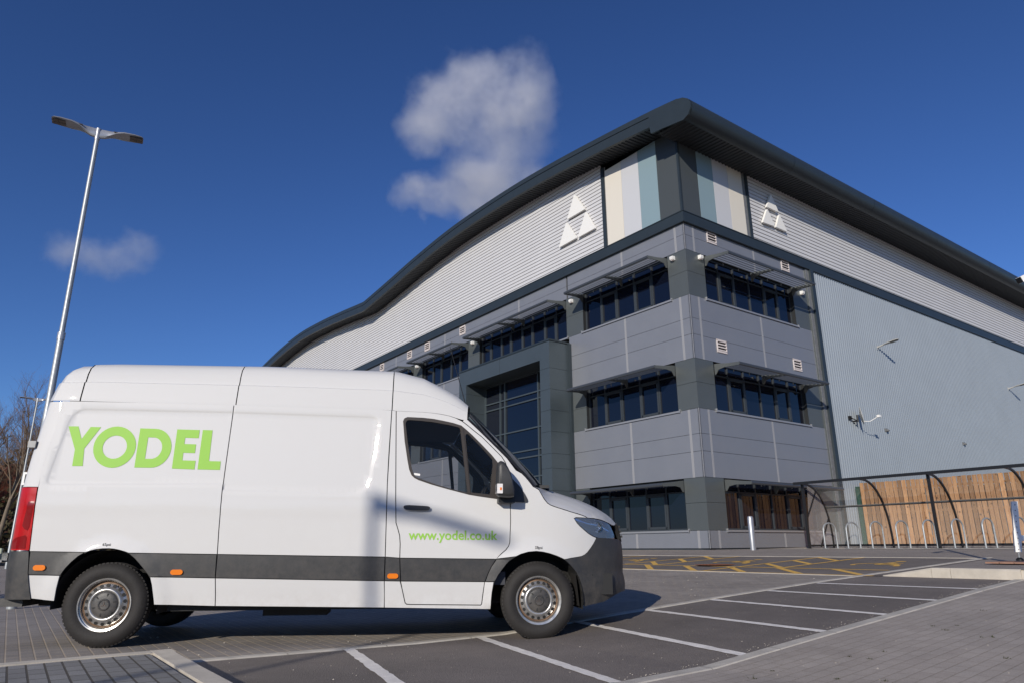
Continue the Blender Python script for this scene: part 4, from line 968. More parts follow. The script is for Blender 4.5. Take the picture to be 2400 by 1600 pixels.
XR = [(.3, -.83), (.45, -.841), (.72, -.86), (.83, -.858), (1.37, -.868), (1.616, -.857), (1.856, -.836), (2.165, -.812), (2.35, -.778), (2.46, -.744), (2.7, -.66)]
S0, LS, RC = 3.7, 1.6, .12
# recessed pressings in the side (outer outline polygons in x,z)
REC = [[(-.404,2.117),(.93,2.127),(.93,1.412),(-.59,1.383),(-.625,1.392),(-.645,1.42),(-.645,1.46),(-.571,1.984),(-.548,2.05),(-.5,2.098),(-.45,2.115)],
       [(.885,2.125),(2.23,2.118),(2.275,2.108),(2.31,2.075),(2.318,2.03),(2.3,1.762),(2.262,1.5),(2.235,1.41),(2.19,1.362),(2.12,1.337),(2.05,1.33),(.885,1.352)]]
def sdist(p, poly):
    x, y = p; ins = False; dm = 9
    for (x1, y1), (x2, y2) in zip(poly, poly[1:]+poly[:1]):
        if (y1 > y) != (y2 > y) and x < (x2-x1)*(y-y1)/(y2-y1)+x1: ins = not ins
        dx, dy = x2-x1, y2-y1; t = clampf(((x-x1)*dx+(y-y1)*dy)/(dx*dx+dy*dy+1e-12), 0, 1)
        dm = min(dm, math.hypot(x-x1-t*dx, y-y1-t*dy))
    return dm if ins else -dm
def smooth(t): t = clampf(t, 0, 1); return t*t*(3-2*t)
def relief(x, z):
    v = 0
    if z > 1.3 and z < 2.15:
        if -.7 < x < .905: v += .009*smooth(sdist((x, z), REC[0])/.022)
        elif .905 <= x < 2.35: v += .009*smooth(sdist((x, z), REC[1])/.022)
    v -= .006*math.exp(-((z-1.2)/.028)**2)*smooth((3.3-x)/.4)*(1 if z > 1.2 else 1)      # soft waist crease
    for cx_, r0, r1 in ((0.01, .47, .56), (3.91, .47, .56)):                            # flared arches
        dd = math.hypot((x-cx_), (z-.36)); v -= .018*smooth((r1-dd)/(r1-r0)) if z > .3 else 0
    return v
def P(s, z):
    d = d0(z)
    if s > S0:
        th = clampf((s-S0)/LS, 0, 1)*math.pi/2; a = table(AT, z)
        x = S0+a*math.sin(th)**.71; y = d+(1-d)*(1-max(0, math.cos(th))**.71)
        y += relief(x, z) if y < .25 else 0
        return Vector((x, y, z))
    xr = table(XR, z); sr = xr+RC
    if s < sr:
        ph = (sr-s)/RC
        if ph < math.pi/2: return Vector((sr-RC*math.sin(ph), d+RC*(1-math.cos(ph)), z))
        return Vector((xr, d+RC+(ph-math.pi/2)*RC, z))
    return Vector((s, d+relief(s, z), z))
def PN(s, z, off):
    p = P(s, z)
    if not off: return p
    a = P(s+.004, z)-P(s-.004, z); b = P(s, z+.004)-P(s, z-.004); n = a.cross(b).normalized()
    if n.y > .2: n = -n
    if s < -.9 and n.x > 0: n = -n
    return p+n*off
def proj(p): t = 7/(7+p.y); return (CAMV.x+(p.x-CAMV.x)*t, CAMV.z+(p.z-CAMV.z)*t)
def inv(xp, zp):
    """outline point measured on the near side plane -> surface parameters (s, z)"""
    z = zp; s = xp
    for _ in range(6):
        if -.66 < xp < 3.6: s = xp; 
        lo, hi = (-1.02, -.5) if xp < -.5 else (xp-.05, xp+.4) if xp < 3.7 else (3.6, S0+LS*.72)
        best = None; n = 60
        for k in range(n+1):
            q = lo+(hi-lo)*k/n; e = abs(proj(P(q, z))[0]-xp)
            if best is None or e < best[0]-1e-6: best = (e, q)
        lo2, hi2 = best[1]-(hi-lo)/n, best[1]+(hi-lo)/n
        for k in range(21):
            q = lo2+(hi2-lo2)*k/20; e = abs(proj(P(q, z))[0]-xp)
            if e < best[0]: best = (e, q)
        s = best[1]; z = z+(zp-proj(P(s, z))[1])
    return (s, z)
def resample(poly, step, closed=True):
    out = []; n = len(poly)
    for i in range(n if closed else n-1):
        a, b = Vector(poly[i]), Vector(poly[(i+1) % n]); k = max(1, int(math.ceil((b-a).length/step)))
        out += [tuple(a.lerp(b, j/k)) for j in range(k)]
    if not closed: out.append(tuple(poly[-1]))
    return out
def chaikin(poly, it=1):
    for _ in range(it):
        q = []
        for a, b in zip(poly, poly[1:]+poly[:1]):
            q += [(a[0]*.75+b[0]*.25, a[1]*.75+b[1]*.25), (a[0]*.25+b[0]*.75, a[1]*.25+b[1]*.75)]
        poly = q
    return poly
def inset(poly, w):
    """shrink an outline by w"""
    area = sum(a[0]*b[1]-b[0]*a[1] for a, b in zip(poly, poly[1:]+poly[:1])); sg = 1 if area > 0 else -1; out = []; n = len(poly)
    for i in range(n):
        a, b, c = Vector(poly[i-1]), Vector(poly[i]), Vector(poly[(i+1) % n]); u = (b-a); v = (c-b)
        if u.length < 1e-9 or v.length < 1e-9: out.append(tuple(b)); continue
        u.normalize(); v.normalize(); n1 = Vector((-u.y, u.x))*sg; n2 = Vector((-v.y, v.x))*sg; m = n1+n2
        if m.length < .3: m = n1
        m = m.normalized()*w/max(.4, m.normalized().dot(n1)); out.append((b.x+m.x, b.y+m.y))
    return out
def lift(mb, outline, holes=(), loops=(), off=0, step=.06, m=0, thick=0, raw=False, side=1, bstep=.04):
    """triangulate an outline (given as seen on the side plane) and lay it on the body surface"""
    cv = (lambda q: list(q)) if raw else (lambda q: [inv(*p) for p in q])
    outs = [resample(cv(o), bstep) for o in [outline]+list(holes)]
    V = []; E = []
    for o in outs:
        i = len(V); V += o; E += [(i+k, i+(k+1) % len(o)) for k in range(len(o))]
    for lp in loops:
        o = resample(lp, .02); i = len(V); o = [p if (sdist(p, outs[0]) > .004) else None for p in o]; idx = []
        for p in o:
            if p is None: idx.append(None)
            else: idx.append(len(V)); V.append(p)
        for a, b in zip(idx, idx[1:]+idx[:1]):
            if a is not None and b is not None: E.append((a, b))
    xs = [p[0] for p in outs[0]]; zs = [p[1] for p in outs[0]]
    nx = int((max(xs)-min(xs))/step); nz = int((max(zs)-min(zs))/step)
    for i in range(1, nx+1):
        for j in range(1, nz+1):
            p = (min(xs)+(i-.5+(j % 2)*.0)*(max(xs)-min(xs))/(nx+.0001), min(zs)+(j-.5)*(max(zs)-min(zs))/(nz+.0001))
            if sdist(p, outs[0]) > step*.35 and all(sdist(p, h) < -step*.35 for h in outs[1:]): V.append(p)
    r = delaunay_2d_cdt([Vector(v) for v in V], E, [], 0, 1e-6)
    vs = [tuple(v) for v in r[0]]; i0 = len(mb.v); 
    P3 = [PN(s, z, off) for s, z in vs]
    if side < 0: P3 = [Vector((p.x, 2-p.y, p.z)) for p in P3]
    mb.v += [tuple(p) for p in P3]
    for f in r[2]:
        c = (sum(vs[k][0] for k in f)/len(f), sum(vs[k][1] for k in f)/len(f))
        if sdist(c, outs[0]) > 0 and all(sdist(c, h) < 0 for h in outs[1:]): mb.f.append(tuple(i0+k for k in (f if side > 0 else f[::-1]))); mb.m.append(m)
    if thick:
        for o in outs:
            rows = []
            for s, z in o+[o[0]]:
                a, b = PN(s, z, off), PN(s, z, off-thick)
                if side < 0: a, b = Vector((a.x, 2-a.y, a.z)), Vector((b.x, 2-b.y, b.z))
                rows.append([a, b])
            mb.grid(rows, m)
def lbuild(mb, name, mats, parent=VAN, ang=40): return mb.build(name, mats, parent, smooth=ang, fixn=False)
tt = lambda x: .80-.016*x if x < 2.5 else .752-.012*(x-2.5)       # top edge of the dark rubbing strip
tb = lambda x: .601-.022*x if x < 2.6 else .541-.009*(x-2.6)
sl = lambda x: .362-.021*x                                        # sill
rear_arch = [(-.393,.388),(-.393,.50),(-.390,.559),(-.378,.61),(-.350,.665),(-.305,.723),(-.26,.768),(-.21,.801),(-.165,.818),(-.124,.829),(-.07,.835),(-.016,.836),(.03,.832),(.077,.822),(.118,.81),(.155,.793),(.21,.752),(.26,.703),(.315,.645),(.363,.582),(.387,.525),(.403,.462),(.429,.356)]
front_arch = [(3.447,.282),(3.452,.36),(3.46,.438),(3.470,.49),(3.487,.536),(3.514,.588),(3.55,.635),(3.595,.69),(3.646,.736),(3.692,.764),(3.742,.786),(3.815,.806),(3.894,.813),(3.96,.806),(4.024,.792),(4.10,.768),(4.176,.735),(4.222,.697),(4.262,.653),(4.292,.615),(4.315,.572),(4.334,.515),(4.345,.451),(4.350,.37),(4.351,.295)]
seamR = [(-.586,.417),(-.618,.52),(-.643,.633),(-.658,.73),(-.667,.816),(-.683,1.05),(-.696,1.373),(-.692,1.54),(-.68,1.698),(-.65,1.9),(-.63,2.168)]
silR = [(-.604,.41),(-.787,.43),(-.80,.5),(-.817,.724),(-.815,.83),(-.826,1.1),(-.822,1.371),(-.803,1.616),(-.772,1.856),(-.733,2.165)]
door = [(2.472,2.166),(2.741,2.162),(2.85,2.155),(2.94,2.143),(3.01,2.13),(3.08,2.107),(3.14,2.077),(3.191,2.04),(3.26,1.985),(3.342,1.924),(3.42,1.85),(3.494,1.779),(3.545,1.73),(3.584,1.672),(3.607,1.61),(3.62,1.536),(3.634,1.29),(3.638,1.1),(3.630,.898),(3.617,.86),(3.592,.827),(3.54,.785),(3.485,.736),(3.45,.67),(3.42,.61),(3.386,.527),(3.372,.43),(3.361,.335),(3.352,.324),(2.70,.336),(2.655,.339),(2.640,.352),(2.604,.483),(2.585,.60),(2.572,.737),(2.570,.88),(2.562,.956),(2.545,1.01),(2.521,1.077),(2.508,1.3)]
win_o = [(2.545,2.062),(2.556,2.09),(2.587,2.105),(2.744,2.102),(2.85,2.093),(2.941,2.078),(3.05,2.057),(3.131,2.033),(3.185,1.99),(3.242,1.941),(3.343,1.844),(3.444,1.743),(3.505,1.671),(3.56,1.6),(3.60,1.55),(3.62,1.53),(3.62,1.285),(3.507,1.310),(3.36,1.328),(3.223,1.348),(3.0,1.402),(2.85,1.442),(2.719,1.484),(2.68,1.503),(2.65,1.53),(2.625,1.585),(2.605,1.673),(2.568,1.866)]
win_m = [(2.570,2.04),(2.58,2.066),(2.603,2.075),(2.72,2.07),(2.843,2.06),(3.0,2.036),(3.10,2.015),(3.116,2.005),(3.122,1.978),(3.165,1.66),(3.204,1.367),(3.077,1.394),(2.9,1.442),(2.718,1.503),(2.69,1.518),(2.673,1.54),(2.65,1.60),(2.634,1.673),(2.6,1.85)]
win_q = [(3.173,1.93),(3.18,1.945),(3.190,1.952),(3.205,1.946),(3.33,1.825),(3.45,1.699),(3.455,1.64),(3.430,1.353),(3.25,1.369),(3.238,1.38)]
pil_o = [(3.194,2.095),(3.30,2.0),(3.42,1.888),(3.60,1.716),(3.75,1.567),(3.867,1.438)]
hood_s = [(3.867,1.438),(3.924,1.407),(3.956,1.353),(3.98,1.315),(4.012,1.276),(4.045,1.256),(4.085,1.242),(4.17,1.217),(4.252,1.192),(4.32,1.174),(4.372,1.158),(4.405,1.145),(4.419,1.133)]
hl = [(4.284,1.128),(4.30,1.137),(4.419,1.133),(4.48,1.128),(4.548,1.114),(4.60,1.098),(4.648,1.070),(4.672,1.02),(4.689,.972),(4.693,.919),(4.62,.925),(4.542,.935),(4.5,.945),(4.464,.96),(4.42,.987),(4.376,1.023),(4.34,1.055),(4.311,1.086)]
bump_t = [(4.176,.735),(4.24,.748),(4.313,.758),(4.35,.765),(4.38,.779),(4.41,.802),(4.438,.835),(4.475,.885),(4.508,.940)]
FAR = False
def two(fn):
    mb = MB(); fn(mb, 1); fn(mb, -1); return mb
# dark under-shell: shows in the gaps; open at the windows and the arches
shell = [(-.60,.42)]+seamR[1:]+[(-.63,2.168),(3.0,2.13)]+door[6:15]+[(3.66,1.55),(3.85,1.44)]+hood_s[1:]+hl[3:9]+[(4.68,.9),(4.70,.6),(4.70,.42),(4.56,.36),(4.35,.31)]+front_arch[::-1]+[(3.447,.29),(.429,.365)]+rear_arch[::-1]+[(-.393,.41)]
mb = two(lambda b, sd: lift(b, shell, [win_o], off=-.012, step=.1, side=sd))
lbuild(mb, 'inner_shell', M['seam'])
g = .0042
PARTS = {}
def white(name, polys, mat_='paint', holes=(), loops=(), step=.055, both=True, off=0, thick=.012):
    first = None; made = {}
    for sd in ((1, -1) if both else (1,)):
        for k, pl in enumerate(polys):
            mb = MB(); lift(mb, inset(pl, g), holes if k == 0 else (), loops if k == 0 else (), off=off, step=step, thick=thick, side=sd)
            o = lbuild(mb, name if k == 0 else ('lower_'+name if name != 'rear_side_panel' else 'lower_side_panel'), M[mat_], VAN if (k == 0 or name != 'cab_door') else last)
            if k == 0: last = o
            if first is None: first = o
            if k == 0: made[sd] = o
    PARTS[name] = made
    return first
ra_top = [p for p in rear_arch if p[1] > .797]; fa_top = [p for p in front_arch if p[1] > .742]
rearpanel = [(-.667, tt(-.667))]+seamR[5:]+[(.913,2.180),(.912,2.1),(.895,1.36),(.906,1.0),(.917, tt(.917))]+[(.155, tt(.155))]+ra_top[::-1]+[(-.21, tt(-.21))]
L0 = [REC[0], inset(REC[0], .011), inset(REC[0], .023)]; L1 = [REC[1], inset(REC[1], .011), inset(REC[1], .023)]
white('rear_side_panel', [rearpanel, [(-.643,tb(-.64)),(-.383,tb(-.38)),(-.393,.50),(-.393,.394),(-.586,.417),(-.618,.52)], [(.363,tb(.363)),(.924,tb(.924)),(.94,.45),(.950,.339),(.429,.356),(.403,.462),(.387,.525)]], loops=L0)
white('middle_side_panel', [[(.917,tt(.917)),(.906,1.0),(.895,1.36),(.912,2.1),(.913,2.180),(1.75,2.181),(2.428,2.172),(2.421,1.75),(2.421,1.447),(2.430,1.0),(2.435,tt(2.43))], [(.924,tb(.924)),(2.438,tb(2.438)),(2.447,.42),(2.45,.309),(.950,.339),(.94,.45)]], loops=L1)
white('door_pillar', [[(2.435,tt(2.43)),(2.430,1.0),(2.421,1.447),(2.428,2.172),(2.472,2.166),(2.508,1.3)]+[(2.521,1.077),(2.545,1.01),(2.562,.956),(2.570,.88),(2.572,tt(2.57))], [(2.438,tb(2.438)),(2.585,tb(2.585)),(2.604,.483),(2.640,.352),(2.655,.339),(2.70,.336),(3.352,.324),(3.361,.335),(3.372,.43),(3.386,tb(3.4)),(3.476,tb(3.47)),(3.46,.438),(3.452,.36),(3.447,.284),(2.45,.309)]])
# door: upper white with the window cut out, lower white, dark strip between
dt = [p for p in door if p[1] > tt(p[0])+.002]; 
i3 = door.index((3.485,.736)); i2 = door.index((2.572,.737))
DU = door[:i3]+[(3.50,tt(3.5)),(2.572,tt(2.57))]+door[i2+1:]
DLw = [(3.388,tb(3.39))]+door[door.index((3.372,.43)):door.index((2.604,.483))+1]+[(2.589,tb(2.59))]
DOOR = white('cab_door', [DU, DLw], holes=[win_o])
dstrip = [(2.572,tt(2.57)),(3.497,tt(3.49)),(3.45,.67),(3.42,.61),(3.390,tb(3.39)),(2.589,tb(2.59)),(2.58,.65)]
white('side_strip', [[(-.660,tt(-.66)),(-.21,tt(-.21)),(-.26,.768),(-.305,.723),(-.350,.665),(-.378,.61),(-.383,tb(-.38)),(-.645,tb(-.64))]], 'plastic', off=.004)
white('side_strip', [[(.155,tt(.155)),(.915,tt(.915)),(.924,tb(.924)),(.363,tb(.363)),(.315,.645),(.26,.703),(.21,.752)]], 'plastic', off=.004)
white('side_strip', [[(.919,tt(.919)),(2.434,tt(2.434)),(2.438,tb(2.438)),(.925,tb(.925))]], 'plastic', off=.004)
white('side_strip', [[(2.436,tt(2.436)),(2.572,tt(2.57)),(2.58,.65),(2.587,tb(2.59)),(2.439,tb(2.439))]], 'plastic', off=.004)
for sd in (1, -1): ds = MB(); lift(ds, inset(dstrip, g), off=.004, side=sd, thick=.012); ds.build('door_strip', M['plastic'], PARTS['cab_door'][sd], smooth=40, fixn=False)
white('side_strip', [[(3.500,tt(3.5)),(3.640,.736),(3.595,.69),(3.55,.635),(3.514,.588),(3.487,.536),(3.476,tb(3.47)),(3.392,tb(3.39)),(3.42,.61),(3.45,.67)]], 'plastic', off=.004)
fender = [(3.494,.742),(3.54,.785),(3.592,.827),(3.617,.86),(3.630,.898),(3.638,1.1),(3.634,1.285),(3.62,1.536),(3.607,1.61),(3.584,1.672),(3.545,1.73),(3.494,1.779),(3.42,1.85),(3.342,1.924),(3.26,1.985),(3.191,2.04),(3.14,2.077),(3.155,2.10),(3.194,2.095)]+pil_o[1:]+hood_s[1:]+[(4.30,1.137)]+[hl[0]]+hl[:-4:-1][:0]+[(4.311,1.086),(4.34,1.055),(4.376,1.023),(4.42,.987),(4.464,.96),(4.508,.942)]+bump_t[::-1][1:]+fa_top[::-1]
# drop near-duplicates
def dedup(p):
    q = [p[0]]
    for a in p[1:]:
        if math.hypot(a[0]-q[-1][0], a[1]-q[-1][1]) > .004: q.append(a)
    return q
white('front_wing', [dedup(fender)], step=.05)
# bumper wraps round the nose in surface space
bo = [inv(*p) for p in bump_t]; SE = S0+LS
bot = lambda s: .30+.0*s+(.115*smooth((s-4.25)/.5))+.0
ra_f = [inv(*p) for p in front_arch if p[0] > 4.17 and p[1] < .737]
btop = bo+[(bo[-1][0]+.03, .945), (4.75, .93), (4.9, .915), (5.1, .90), (SE, .90)]
bpoly = btop+[(SE, bot(SE))]+[(s, bot(s)) for s in (5.1, 4.95, 4.8, 4.7, 4.6, 4.5, 4.42)]+[(ra_f[-1][0]+.003, .300)]+ra_f[::-1][1:]
mb = MB(); [lift(mb, dedup(bpoly), off=.006, step=.05, raw=True, thick=.03, side=sd) for sd in (1, -1)]
BUMP = lbuild(mb, 'bumper', M['plastic'], ang=50)
mb = MB(); mb.box(-.915, -.868, .07, .17, .735, .80); mb.box(-.93, -.91, .07, .17, .72, .74); mb.build('door_catch', M['chrome'], VAN)
# grille
mb = MB()
gr = [(4.83, 1.085), (5.0, 1.10), (SE, 1.11), (SE, .90), (5.05, .905), (4.86, .93)]
for sd in (1, -1): lift(mb, gr, off=.012, step=.05, raw=True, thick=.04, side=sd)
for z in (.95, 1.0, 1.05):
    for sd in (1, -1): lift(mb, [(4.9, z), (SE, z), (SE, z+.02), (4.9, z+.02)], off=.03, step=.05, raw=True, thick=.02, side=sd)
lbuild(mb, 'grille', M['black_metal'])
# rear corner, rear doors, tail lamps, rear bumper
DR = [(s, z) for s, z in [(-.696, 1.373), (-.692, 1.54), (-.68, 1.698), (-.65, 1.9), (-.63, 2.168)]]
mb = MB()
for sd in (1, -1):
    lift(mb, DR+[(-1.9, 2.20), (-1.9, 1.373)], off=0, step=.06, raw=True, side=sd)
    lift(mb, [(-.87, 1.37), (-1.9, 1.37), (-1.9, .83), (-.86, .83)], off=0, step=.08, raw=True, side=sd)
lbuild(mb, 'rear_door', M['paint'])
tl = [(-.700,1.366),(-.690,1.165),(-.678,.981),(-.668,.822)]
for sd in (1, -1):
    mb = MB(); lift(mb, tl+[(-.90, .822), (-.93, 1.1), (-.93, 1.366)], off=.008, step=.04, raw=True, thick=.02, side=sd); TL = lbuild(mb, 'tail_light', M['redlens'])
    mb = MB(); lift(mb, [(-.70,.835),(-.705,.93),(-.72,.95),(-.79,.93),(-.86,.89),(-.87,.835)], off=.0105, step=.04, raw=True, side=sd)
    lift(mb, [(-.70,1.24),(-.70,1.02),(-.71,.99),(-.735,1.0),(-.76,1.03),(-.755,1.1),(-.745,1.24)], off=.0105, step=.04, raw=True, side=sd)
    mb.build('lens_band', M['redlens2'], TL, smooth=40, fixn=False)
mb = MB()
for sd in (1, -1): lift(mb, [(-.668,.812),(-.655,.73),(-.645,.633),(-.620,.52),(-.592,.412),(-.80,.412),(-1.9,.42),(-1.9,.812)], off=.012, step=.06, raw=True, thick=.03, side=sd)
RB = lbuild(mb, 'rear_bumper', M['plastic'])
mb = MB(); mb.box(-1.05, -.70, .12, .7, .345, .40); mb.box(-1.05, -.72, .12, .7, .40, .415); mb.build('step', M['plastic'], RB)
mb = MB()
mb.box(-.865, -.80, .03, .07, 1.73, 1.79)
mb.build('hinge', M['flash'], VAN)
# roof: crowned loft from the gutter line up
def prof_sil(x):   # crown height along the van
    return table([(-.9, 2.40), (-.78, 2.52), (-.7, 2.585), (-.6, 2.625), (-.4, 2.645), (.2, 2.66), (1.2, 2.685), (2.0, 2.68), (2.43, 2.68), (2.62, 2.66), (2.79, 2.595), (2.95, 2.50), (3.08, 2.415), (3.194, 2.31)], x)
def roof_row(x, edge=None):
    ze = (edge if edge else 2.178)+.006; zc = prof_sil(x); e = P(max(-.62, min(x, 3.4)), ze); ye = e.y; hgt = zc-ze
    row = []; dx = .09*smooth((x-2.85)/.34)
    for fy, fz in ((0, 0), (.0, .06), (.018, .25), (.034, .42), (.058, .445), (.08, .62), (.12, .77), (.2, .89), (.32, .957), (.5, .985), (.75, .997), (1, 1)):
        row.append(Vector((x+dx*min(1, fy*1.6), ye+fy*(1-ye), ze+fz*hgt)))
    return row
def rearx(z, y): 
    base = table([(2.17, -.812), (2.35, -.778), (2.46, -.744), (2.55, -.69), (2.62, -.62), (2.66, -.5)], z); return base
mb = MB(); rows = []
for x in (-.62, -.5, -.3, -.1, .1, .3, .5, .7, .9079): rows.append(roof_row(x))
rr0 = rows[0]
tail = []
for k in (0, 1, 2, 3):     # round the roof into the tail
    t = k/3; row = []
    for p in rr0:
        xr = rearx(p.z, p.y); ph = (1-t)*math.pi/2
        x = xr+.12-.12*math.sin(ph)*1.0; yy = p.y+.12*(1-math.cos(ph))
        row.append(Vector((x if k < 3 else max(p.x, xr+.12), min(1, yy), p.z-(.0))))
    tail.append(row)
def addroof(mb, rows):
    mb.grid(rows); mb.grid([[Vector((p.x, 2-p.y, p.z)) for p in r] for r in rows])
addroof(mb, rows[1:]); 
RF = mb.build('roof', M['paint'], VAN, smooth=35)
mb = MB(); fr0 = [Vector((p.x, p.y, p.z)) for p in rows[1]]; fr0 = [Vector((min(p.x-.012, -.512), p.y, p.z)) for p in rows[1]]
addroof(mb, tail[:3]+[[Vector((-.60 if p.z < 2.3 else -.57 if p.z < 2.5 else -.52, p.y, p.z)) for p in rr0], fr0][0:1]+[fr0]); mb.build('rear_roof_end', M['paint'], VAN, smooth=35)
mb = MB(); xs = [.9175, 1.1, 1.4, 1.7, 2.0, 2.2, 2.424]; addroof(mb, [roof_row(x) for x in xs]); mb.build('roof_middle', M['paint'], VAN, smooth=35)
dtop = [(2.434, 2.178), (2.472, 2.172), (2.741, 2.168), (2.85, 2.162), (2.94, 2.151), (3.01, 2.138), (3.08, 2.117), (3.14, 2.10), (3.175, 2.098), (3.194, 2.097)]
mb = MB(); addroof(mb, [roof_row(x, z) for x, z in dtop]); mb.build('cab_roof', M['paint'], VAN, smooth=35)
mb = MB(); addroof(mb, [[p+Vector((0, .012, -.012)) for p in roof_row(x)] for x in [-.6, -.45, .5, 1.5, 2.44]]); mb.build('roof_liner', M['seam'], VAN)
# windscreen between the pillar edge and the centre line, bonnet from its seam to the crown
pe = [PN(*inv(*p), 0) for p in resample(pil_o, .08, False)]
mb = MB(); rows = []; rows2 = []
for p in pe:
    t = (p.x-pe[0].x)/(pe[-1].x-pe[0].x); row = []
    for f in (0, .03, .08, .16, .3, .5, .75, 1):
        b = 1-(1-f)**2.4; row.append(Vector((p.x+lerp(.09, .22, t)*b, p.y+f*(1-p.y), p.z+lerp(.21, .085, t)*b)))
    rows.append(row)
mb.grid([r[1:] for r in rows]); mb.grid([[Vector((p.x, 2-p.y, p.z)) for p in r[1:]] for r in rows]); mb.build('windscreen', M['wglass'], VAN, smooth=60)
mb = MB(); mb.grid([[r[0], r[0].lerp(r[1], 1)+Vector((.004, 0, .004))] for r in rows]); mb.grid([[Vector((2*0+p.x, 2-p.y, p.z)) for p in (r[0], r[1])] for r in rows]); mb.build('windscreen_trim', M['gasket'], VAN)
hs = [PN(*inv(*p), 0) for p in resample(hood_s+[(4.48,1.13),(4.548,1.118),(4.60,1.10),(4.645,1.078),(4.67,1.062)], .06, False)]
crown_m = [(4.02,1.462),(4.123,1.452),(4.26,1.418),(4.40,1.376),(4.50,1.343),(4.595,1.305),(4.67,1.272),(4.741,1.232),(4.81,1.19),(4.865,1.145),(4.90,1.10),(4.925,1.075)]
def crown_at(t): i = t*(len(crown_m)-1); k = min(len(crown_m)-2, int(i)); return (lerp(crown_m[k][0], crown_m[k+1][0], i-k), lerp(crown_m[k][1], crown_m[k+1][1], i-k))
mb = MB(); rows = []
acc = [0]
for a, b in zip(hs, hs[1:]): acc.append(acc[-1]+(b-a).length)
for p, s in zip(hs, acc):
    t = s/acc[-1]; cx_, cz_ = crown_at(t); c = Vector((cx_, .62, cz_)); row = []
    for f in (0, .06, .15, .28, .45, .65, .85, 1):
        y = p.y+.012+(c.y-p.y-.012)*f; hz_ = 1-(1-f)**2.2; row.append(Vector((lerp(p.x+.004, c.x, f**.9), y, lerp(p.z+.004, c.z, hz_))))
    row += [Vector((c.x+.012, .8, c.z+.004)), Vector((c.x+.02, 1, c.z+.006))]; rows.append(row)
mb.grid(rows); mb.grid([[Vector((p.x, 2-p.y, p.z)) for p in r] for r in rows]); mb.build('bonnet', M['paint'], VAN, smooth=40)
mb = MB()
for x0 in (.35, .8, 1.1): mb.tube([(4.02, x0, 1.475), (3.93, x0+.15, 1.52), (3.75, x0+.4, 1.66)], .012, 6)
mb.bar((4.0, .25, 1.458), (4.14, .9, 1.47), .16, .03); mb.build('wiper', M['black_metal'], VAN)
# headlight
bowl = mat('headlight_bowl', (.22, .3, .45), .12, .7, noise=.5, ns=14)
for sd in (-1, 1):
    mb = MB(); lift(mb, inset(hl, .004), off=-.022, step=.03, side=sd); HL = lbuild(mb, 'headlight', bowl)
    mb = MB(); lift(mb, inset(hl, .003), off=.002, step=.03, side=sd); mb.build('glass', M['lamp_glass'], HL, smooth=60, fixn=False)
pc_ = PN(*inv(4.52, 1.045), -.02); mb = MB(); mb.lathe([(0, .05), (-.012, .052), (-.012, .042), (0, .036), (.01, .02), (.012, .001)], 20, 0, Matrix.Translation(pc_+Vector((.0, -.012, 0)))); mb.build('projector', M['chrome'], HL, smooth=40)
mb = MB(); lift(mb, [(4.29,1.13),(4.42,1.085),(4.55,1.06),(4.64,1.01),(4.64,1.0),(4.55,1.05),(4.42,1.075),(4.305,1.11)], off=-.012, step=.03); mb.build('light_strip', M['chrome'], HL, smooth=40, fixn=False)
# door furniture
for sd in (1, -1): mb = MB(); lift(mb, win_o, [win_m, win_q], off=.004, step=.05, side=sd, thick=.02); mb.build('window_frame', M['gasket'], PARTS['cab_door'][sd], smooth=40, fixn=False)
for sd in (1, -1):
    for wq in (win_m, win_q): mb = MB(); lift(mb, inset(wq, -.006), off=-.006, step=.08, side=sd); mb.build('window_glass', M['vglass'], PARTS['cab_door'][sd], smooth=60, fixn=False)
mb = MB(); lift(mb, [(3.12,2.02),(3.15,2.0),(3.235,1.355),(3.205,1.36)], off=.012, thick=.01, step=.05); mb.build('window_bar', M['gasket'], DOOR, smooth=40, fixn=False)
mb = MB(); lift(mb, [(2.675,1.553),(2.735,1.545),(2.733,1.525),(2.674,1.533)], off=-.002, step=.05); mb.build('window_sticker', M['white'], DOOR, fixn=False)
mb = MB(); lift(mb, chaikin([(2.583,1.218),(2.60,1.238),(2.66,1.238),(2.80,1.230),(2.84,1.222),(2.842,1.202),(2.80,1.195),(2.66,1.197),(2.60,1.200)], 1), off=.036, thick=.022, step=.03); mb.box(2.60, 2.65, -.02, .0, 1.205, 1.232); mb.box(2.80, 2.83, -.02, .0, 1.2, 1.226); mb.build('handle', M['black_metal'], DOOR, smooth=50, fixn=False)
mb = MB(); lift(mb, chaikin([(2.66,1.262),(2.74,1.268),(2.83,1.25),(2.845,1.22),(2.80,1.18),(2.70,1.172),(2.66,1.19)], 2), off=.0015, step=.03); mb.build('handle_recess', mat('recess_paint', (.55, .55, .55), .35), DOOR, smooth=60, fixn=False)
mb = MB(); mb.lathe([(-.002, .001), (-.002, .009)], 12, 0, Matrix.Translation((2.625, -.036, 1.219))); mb.build('lock', M['chrome'], DOOR)
